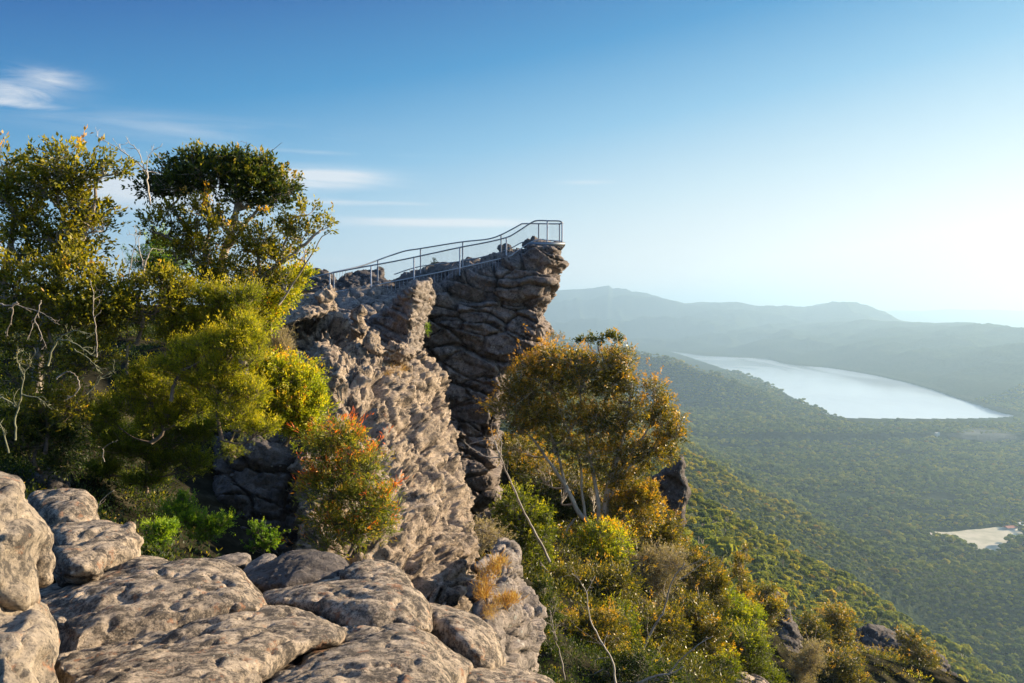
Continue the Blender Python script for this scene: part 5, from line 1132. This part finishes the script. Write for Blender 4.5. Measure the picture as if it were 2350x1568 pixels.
for (lab, cat, d, cl_, lf, L1, W1, cov, tnt, tp_) in RS:
    cl_ = [c for c in cl_ if c[2] > 1]
    plant('shrub', lab, cat, d, cl_, (), lf, L1, W1, cov, BARK_G, .05, tint=tnt, topt=tp_, up=.35, per=11, clumps=10, droop=.15, depth=1.3, twigr=.006 * d / 25)
snag('dead_tree', 'long leaning grey trunk rising to the right from the bottom edge', 16.5, [([(1452, 1620), (1462, 1560), (1474, 1500), (1500, 1440), (1524, 1400), (1540, 1340), (1572, 1292)], .060, .022), ([(1455, 1590), (1440, 1540), (1446, 1505)], .02, .008), ([(1560, 1330), (1590, 1310), (1640, 1270)], .020, .008)], BARK_G, 3)
snag('dead_tree', 'low leaning branch crossing right along the bottom edge', 15.5, [([(1440, 1580), (1500, 1552), (1540, 1545), (1570, 1530)], .045, .018), ([(1535, 1548), (1565, 1510), (1610, 1475), (1636, 1460)], .028, .010)], BARK_G, 3)
snag('dead_tree', 'slender white curved branch left of the leaning trunk', 15.0, [([(1416, 1640), (1412, 1560), (1402, 1510), (1372, 1460), (1352, 1410), (1346, 1360), (1334, 1340)], .036, .014), ([(1346, 1358), (1362, 1330)], .012, .006), ([(1385, 1480), (1396, 1450)], .012, .005)], BARK_W, 3)
snag('dead_tree', 'thin bare white stem in front of the rock pillar', 40, [([(1545, 1290), (1540, 1240), (1535, 1190), (1520, 1150), (1510, 1120)], .05, .02), ([(1545, 1250), (1562, 1215), (1580, 1190), (1600, 1180)], .03, .01)], BARK_G, 2)
snag('dead_tree', 'dark bare stems in the shadow right of the lichen-spotted column', 14, [([(1296, 1560), (1285, 1500), (1272, 1460), (1262, 1400)], .024, .010), ([(1278, 1470), (1268, 1440), (1240, 1420)], .014, .006), ([(1256, 1310), (1240, 1290)], .014, .008)], BARK_G, 5)

# dry orange grass tufts on the rocks
def grass_patch(lab, pts, d, n, L):
    V, T = [], []
    c0 = P(np.mean([p_[0] for p_ in pts]), np.mean([p_[1] for p_ in pts]), d); cen = []; dr = []
    for _ in range(n):
        p_ = pts[rng.integers(len(pts))]; q = P(p_[0] + rng.normal(0, p_[2]), p_[1] + rng.normal(0, p_[2] * .7), d + rng.normal(0, .15)); cen.append(q)
        dr.append([rng.normal(0, .5), rng.normal(0, .5), 1])
    root = empty('grass_tuft', c0, label=lab, cat='grass tuft')
    obj('blades', leaves_mesh(np.array(cen), unit(np.array(dr)), L, L * .05, rng.uniform(0, 1, n), 'grass'), LM['grass'], root)
grass_patch('dry orange grass tuft between the ridge foot and the spotted column', [(1125, 1315, 13), (1112, 1345, 12), (1145, 1295, 11), (1108, 1370, 8), (1155, 1385, 10), (1175, 1380, 8)], 12.4, 1500, .17)
grass_patch('rusty moss cushion low beside the spotted column', [(1130, 1398, 10), (1122, 1414, 9)], 11.8, 700, .07)
grass_patch('small yellow grass tuft on the ridge below the fin', [(905, 852, 8), (925, 848, 6), (890, 860, 5)], 22.2, 700, .10)

# ---- low scrub that covers the ground between the shrubs: nobody could count it
def undergrowth(lab, boxes, n, leaf, L, W, hmax):
    cen, dr, tn = [], [], []
    for (px0, px1, d0, d1, k_) in boxes:
        m_ = int(n * k_); nc = m_ // 60
        d = rng.uniform(d0, d1, nc); px = rng.uniform(px0, px1, nc); x = (px - CX) / F * d
        z = height(x, d); c0 = np.c_[x, d, z]; keep = vn(c0 / 2.5, 6) > -.35; c0 = c0[keep]
        h_ = hmax * rng.uniform(.3, 1, len(c0)) * (d[keep] / d1) ** .3
        q = np.repeat(c0, 60, 0) + unit(rng.normal(0, 1, (len(c0) * 60, 3))) * rng.uniform(.5, 1, (len(c0) * 60, 1)) * np.repeat(h_, 60)[:, None] * [1.3, 1.3, .9]
        cen.append(q); dr.append(unit(q - np.repeat(c0, 60, 0) + [0, 0, .25])); tn.append(np.repeat(rng.normal(.35, .2, len(c0)), 60) + rng.normal(0, .12, len(q)))
    me = leaves_mesh(np.concatenate(cen), np.concatenate(dr), L, W, np.concatenate(tn), 'undergrowth')
    me.materials.append(LM[leaf]); o = bpy.data.objects.new('undergrowth', me); link(o, kind='stuff', label=lab, cat='undergrowth')
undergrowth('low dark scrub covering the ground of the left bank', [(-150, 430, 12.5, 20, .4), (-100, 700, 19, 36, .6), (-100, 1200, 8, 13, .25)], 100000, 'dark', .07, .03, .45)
undergrowth('low bronze scrub covering the slope on the right', [(1120, 1700, 20, 34, .4), (1180, 2200, 34, 60, .6)], 110000, 'gum', .11, .035, .8)
undergrowth('low dark scrub in the shade at the bottom edge of the right slope', [(1230, 1650, 11, 20, 1.0)], 45000, 'dark', .05, .02, .35)
# ------------------------------------------------------------------ valley forest
m, t = new_mat('forest_canopy')
a = t.n('ShaderNodeAttribute', attribute_name='tint').outputs['Fac']
oi = t.n('ShaderNodeObjectInfo').outputs['Random']
c = t.ramp(oi, [(0, (.055, .095, .026)), (.4, (.095, .145, .030)), (.75, (.135, .180, .034)), (.95, (.19, .22, .035)), (1, (.17, .15, .03))])
c = t.mix(1.0, c, t.ramp(a, [(0, .6), (1, 1.35)]), 'MULTIPLY')
ol = t.n('ShaderNodeObjectInfo').outputs['Location']
st = t.noise(ol, 0.006, 3, 0.6)          # stands of different trees
c = t.mix(t.ramp(st, [(.42, 0.0), (.62, .75)]), c, t.mix(1.0, c, (1.6, 1.35, .85), 'MULTIPLY'))
c = t.mix(t.ramp(t.noise(ol, 0.011, 2, 0.5), [(.50, 0.0), (.66, .65)]), c, t.mix(1.0, c, (.5, .62, .7), 'MULTIPLY'))
sz = t.n('ShaderNodeSeparateXYZ'); t.ln(ol, sz.inputs[0])
c = t.mix(t.ramp(t.math('DIVIDE', t.math('ADD', sz.outputs[2], 460.0), 460.0), [(.12, 0.0), (.45, .85)]), c, t.mix(1.0, c, (1.75, 1.4, .75), 'MULTIPLY'))   # brighter and yellower up the slope: sunlight put into the crown colour
c = t.mix(1.0, c, (1.2, 1.15, 1.1), 'MULTIPLY')
p = t.n('ShaderNodeBsdfPrincipled', {'Base Color': c, 'Roughness': .7}); p.inputs['Specular IOR Level'].default_value = .15
tr_ = t.n('ShaderNodeBsdfTranslucent', {'Color': t.mix(1.0, c, (1.4, 1.3, .7), 'MULTIPLY')})
mx = t.n('ShaderNodeMixShader', {0: .45, 1: p.outputs[0], 2: tr_.outputs[0]})
t.ln(mx.outputs[0], t.n('ShaderNodeOutputMaterial').inputs[0])
M_FOREST = m

def far_crown(n, seed, leaf=.75):
    """a rounded gum crown about 1 unit in radius x10 m: leaf clumps on several lobes"""
    g = np.random.default_rng(seed)
    nl = g.integers(6, 9); lob = g.normal(0, 1, (nl, 3)); lob = unit(lob) * g.uniform(1.0, 2.8, (nl, 1)) * [1, 1, .55]; lob[:, 2] = np.abs(lob[:, 2]) * .9
    lr = g.uniform(1.4, 2.3, nl)
    w_ = g.integers(0, nl, n); u = unit(g.normal(0, 1, (n, 3))); u[:, 2] = np.where(u[:, 2] < -.2, -u[:, 2], u[:, 2])
    cen = lob[w_] + u * (lr[w_] * g.uniform(.72, 1.05, n))[:, None] * [1, 1, .8]; cen[:, 2] += 6.5
    nrm = unit(u + g.normal(0, .55, (n, 3))); s = unit(np.cross(nrm, g.normal(0, 1, (n, 3)))); b = np.cross(nrm, s)
    h = leaf * g.uniform(.5, 1.15, (n, 1))
    V = np.stack([cen - s * h - b * h * .6, cen + s * h * .8 - b * h, cen + s * h + b * h * .7, cen - s * h * .7 + b * h], 1).reshape(-1, 3)
    me = np_mesh('far_crown', V, np.arange(n * 4).reshape(n, 4))
    at = me.attributes.new('tint', 'FLOAT', 'FACE'); at.data.foreach_set('value', np.repeat(0, 0).astype(np.float32) if False else np.clip(g.normal(.5, .22, n) + .2 * g.normal(0, .6, nl)[w_], 0, 1).astype(np.float32))
    me.materials.append(M_FOREST); return me
def far_trunk(seed):
    g = np.random.default_rng(seed); T_ = Tubes()
    T_.path(np.array([[0, 0, -1.5], [g.normal(0, .2), g.normal(0, .2), 3], [g.normal(0, .5), g.normal(0, .5), 6.5]]), [.28, .2, .12], 5)
    for _ in range(3): T_.path(np.array([[0, 0, 3.0], g.normal(0, .7, 3) * [1, 1, .3] + [0, 0, 5], g.normal(0, 1.3, 3) * [1, 1, .3] + [0, 0, 7.2]]), [.14, .1, .05], 4, cap=False)
    me = T_.mesh('far_trunk'); me.materials.append(BARK_G); return me
KINDS_F = [(far_crown(420, 100 + k, .75), far_trunk(200 + k)) for k in range(5)]

# candidate places on a jittered grid seen from the lookout side
pts = []
for (r0, r1, sp) in [(170, 700, 7.6), (700, 1500, 9.2), (1500, 2600, 11.5), (2600, 4200, 14), (4200, 5600, 17)]:
    xs = np.arange(-.05 * r1, .95 * r1, sp); ys = np.arange(r0, r1, sp)
    gx, gy = np.meshgrid(xs, ys); gx = gx.ravel() + rng.uniform(-.45, .45, gx.size) * sp; gy = gy.ravel() + rng.uniform(-.45, .45, gy.size) * sp
    q = gx / gy; k_ = (q > .015) & (q < .74); pts.append(np.c_[gx[k_], gy[k_], np.full(k_.sum(), sp)])
pts = np.concatenate(pts); z_ = height(pts[:, 0], pts[:, 1])
P3 = np.c_[pts[:, :2], z_]
sdl = poly_sd(pts[:, :2], lake_w); sdc = poly_sd(pts[:, :2], clr_w[:, :2])
gap = vn(np.c_[pts[:, :2] / 60, pts[:, :1] * 0], 9)
ok = (sdl < -6) & (sdc < -4) & (z_ > -472) & (gap > -.62) & ~((pts[:, 1] > 3060) & (pts[:, 1] < 3400) & (pts[:, 0] > 1330))
# leave out what lies below the frame or behind the nearer ground
py_ = CY - F * ((z_ + 8) / pts[:, 1] + SA) / CA
ok &= (py_ < 1720) & (py_ > 740) & ~((pts[:, 1] > 3900) & (CX + F * pts[:, 0] / pts[:, 1] > 1800))
P3, sp_ = P3[ok], pts[ok, 2]
hid = np.zeros(len(P3), bool)
for k_ in np.linspace(.12, .97, 34):
    q = P3 * k_; hq = height(q[:, 0], q[:, 1]); hid |= hq > q[:, 2] + 16 * k_ + 1
P3, sp_ = P3[~hid], sp_[~hid]
scl = sp_ / 9.0 * np.exp(rng.normal(0, .24, len(P3))) * (1.05 + .35 * vn(P3 / 90, 2)); rot = rng.uniform(0, 6.28, len(P3))
# skyline pixel of the near lip hides the nearest trees; the largest visible 300 become single trees
pxx = CX + F * P3[:, 0] / P3[:, 1]; pyy = CY - F * (P3[:, 2] / P3[:, 1] + SA) / CA
lip = np.interp(pxx, [1400, 1560, 1600, 1700, 1760, 1800, 1860, 1950, 2090, 2180, 2250, 2350], [700, 1150, 1230, 1330, 1350, 1400, 1450, 1440, 1470, 1520, 1640, 1700])
vis = (pyy - 8 * F / P3[:, 1] * scl < lip) & (pxx < 2350 + 10) & (pxx > 1480) & (pyy - 9 * F / P3[:, 1] * scl < 1568)
size = scl / P3[:, 1] * vis
top = np.argsort(-size)[:300]
first = {}
for n_, i_ in enumerate(top):
    kd = int(rng.integers(0, 5)); cm, tm = KINDS_F[kd]
    r_ = empty('gum_tree', P3[i_], label='gum tree among the trees on the steep forested slope below the lookout', cat='tree', group='gum trees on the steep forested slope')
    r_.rotation_euler = (0, 0, rot[i_]); r_.scale = (scl[i_],) * 3
    c_ = bpy.data.objects.new('crown', cm); link(c_, parent=r_)
    t_ = bpy.data.objects.new('trunk', tm); link(t_, parent=r_)
    first.setdefault(kd, c_)
rest = np.ones(len(P3), bool); rest[top] = False
Q = P3[rest]; me = bpy.data.meshes.new('forest'); me.vertices.add(len(Q)); me.vertices.foreach_set('co', Q.astype(np.float32).ravel())
for nm, arr in (('scl', scl[rest]), ('rot', rot[rest])):
    at = me.attributes.new(nm, 'FLOAT', 'POINT'); at.data.foreach_set('value', arr.astype(np.float32))
me.materials.append(M_FOREST)
fo = bpy.data.objects.new('forest', me); link(fo, kind='stuff', label='forest of rounded gum crowns covering the valley floor and far slopes', cat='forest')
ng = bpy.data.node_groups.new('forest_scatter', 'GeometryNodeTree')
ng.interface.new_socket('Geometry', in_out='INPUT', socket_type='NodeSocketGeometry'); ng.interface.new_socket('Geometry', in_out='OUTPUT', socket_type='NodeSocketGeometry')
N = ng.nodes; gi = N.new('NodeGroupInput'); go = N.new('NodeGroupOutput')
jn_ = N.new('GeometryNodeJoinGeometry')
for kd, c_ in first.items():
    ob = N.new('GeometryNodeObjectInfo'); ob.inputs['Object'].default_value = c_; ob.inputs['As Instance'].default_value = True; ob.transform_space = 'ORIGINAL'
    ng.links.new(ob.outputs['Geometry'], jn_.inputs[0])
ip = N.new('GeometryNodeInstanceOnPoints'); ip.inputs['Pick Instance'].default_value = True
ng.links.new(gi.outputs[0], ip.inputs['Points']); ng.links.new(jn_.outputs[0], ip.inputs['Instance'])
na1 = N.new('GeometryNodeInputNamedAttribute'); na1.data_type = 'FLOAT'; na1.inputs[0].default_value = 'scl'
na2 = N.new('GeometryNodeInputNamedAttribute'); na2.data_type = 'FLOAT'; na2.inputs[0].default_value = 'rot'
cb = N.new('ShaderNodeCombineXYZ'); ng.links.new(na2.outputs['Attribute'], cb.inputs[2])
ng.links.new(cb.outputs[0], ip.inputs['Rotation']); ng.links.new(na1.outputs['Attribute'], ip.inputs['Scale'])
ng.links.new(ip.outputs[0], go.inputs[0])
md = fo.modifiers.new('scatter', 'NODES'); md.node_group = ng
print('forest', len(P3))
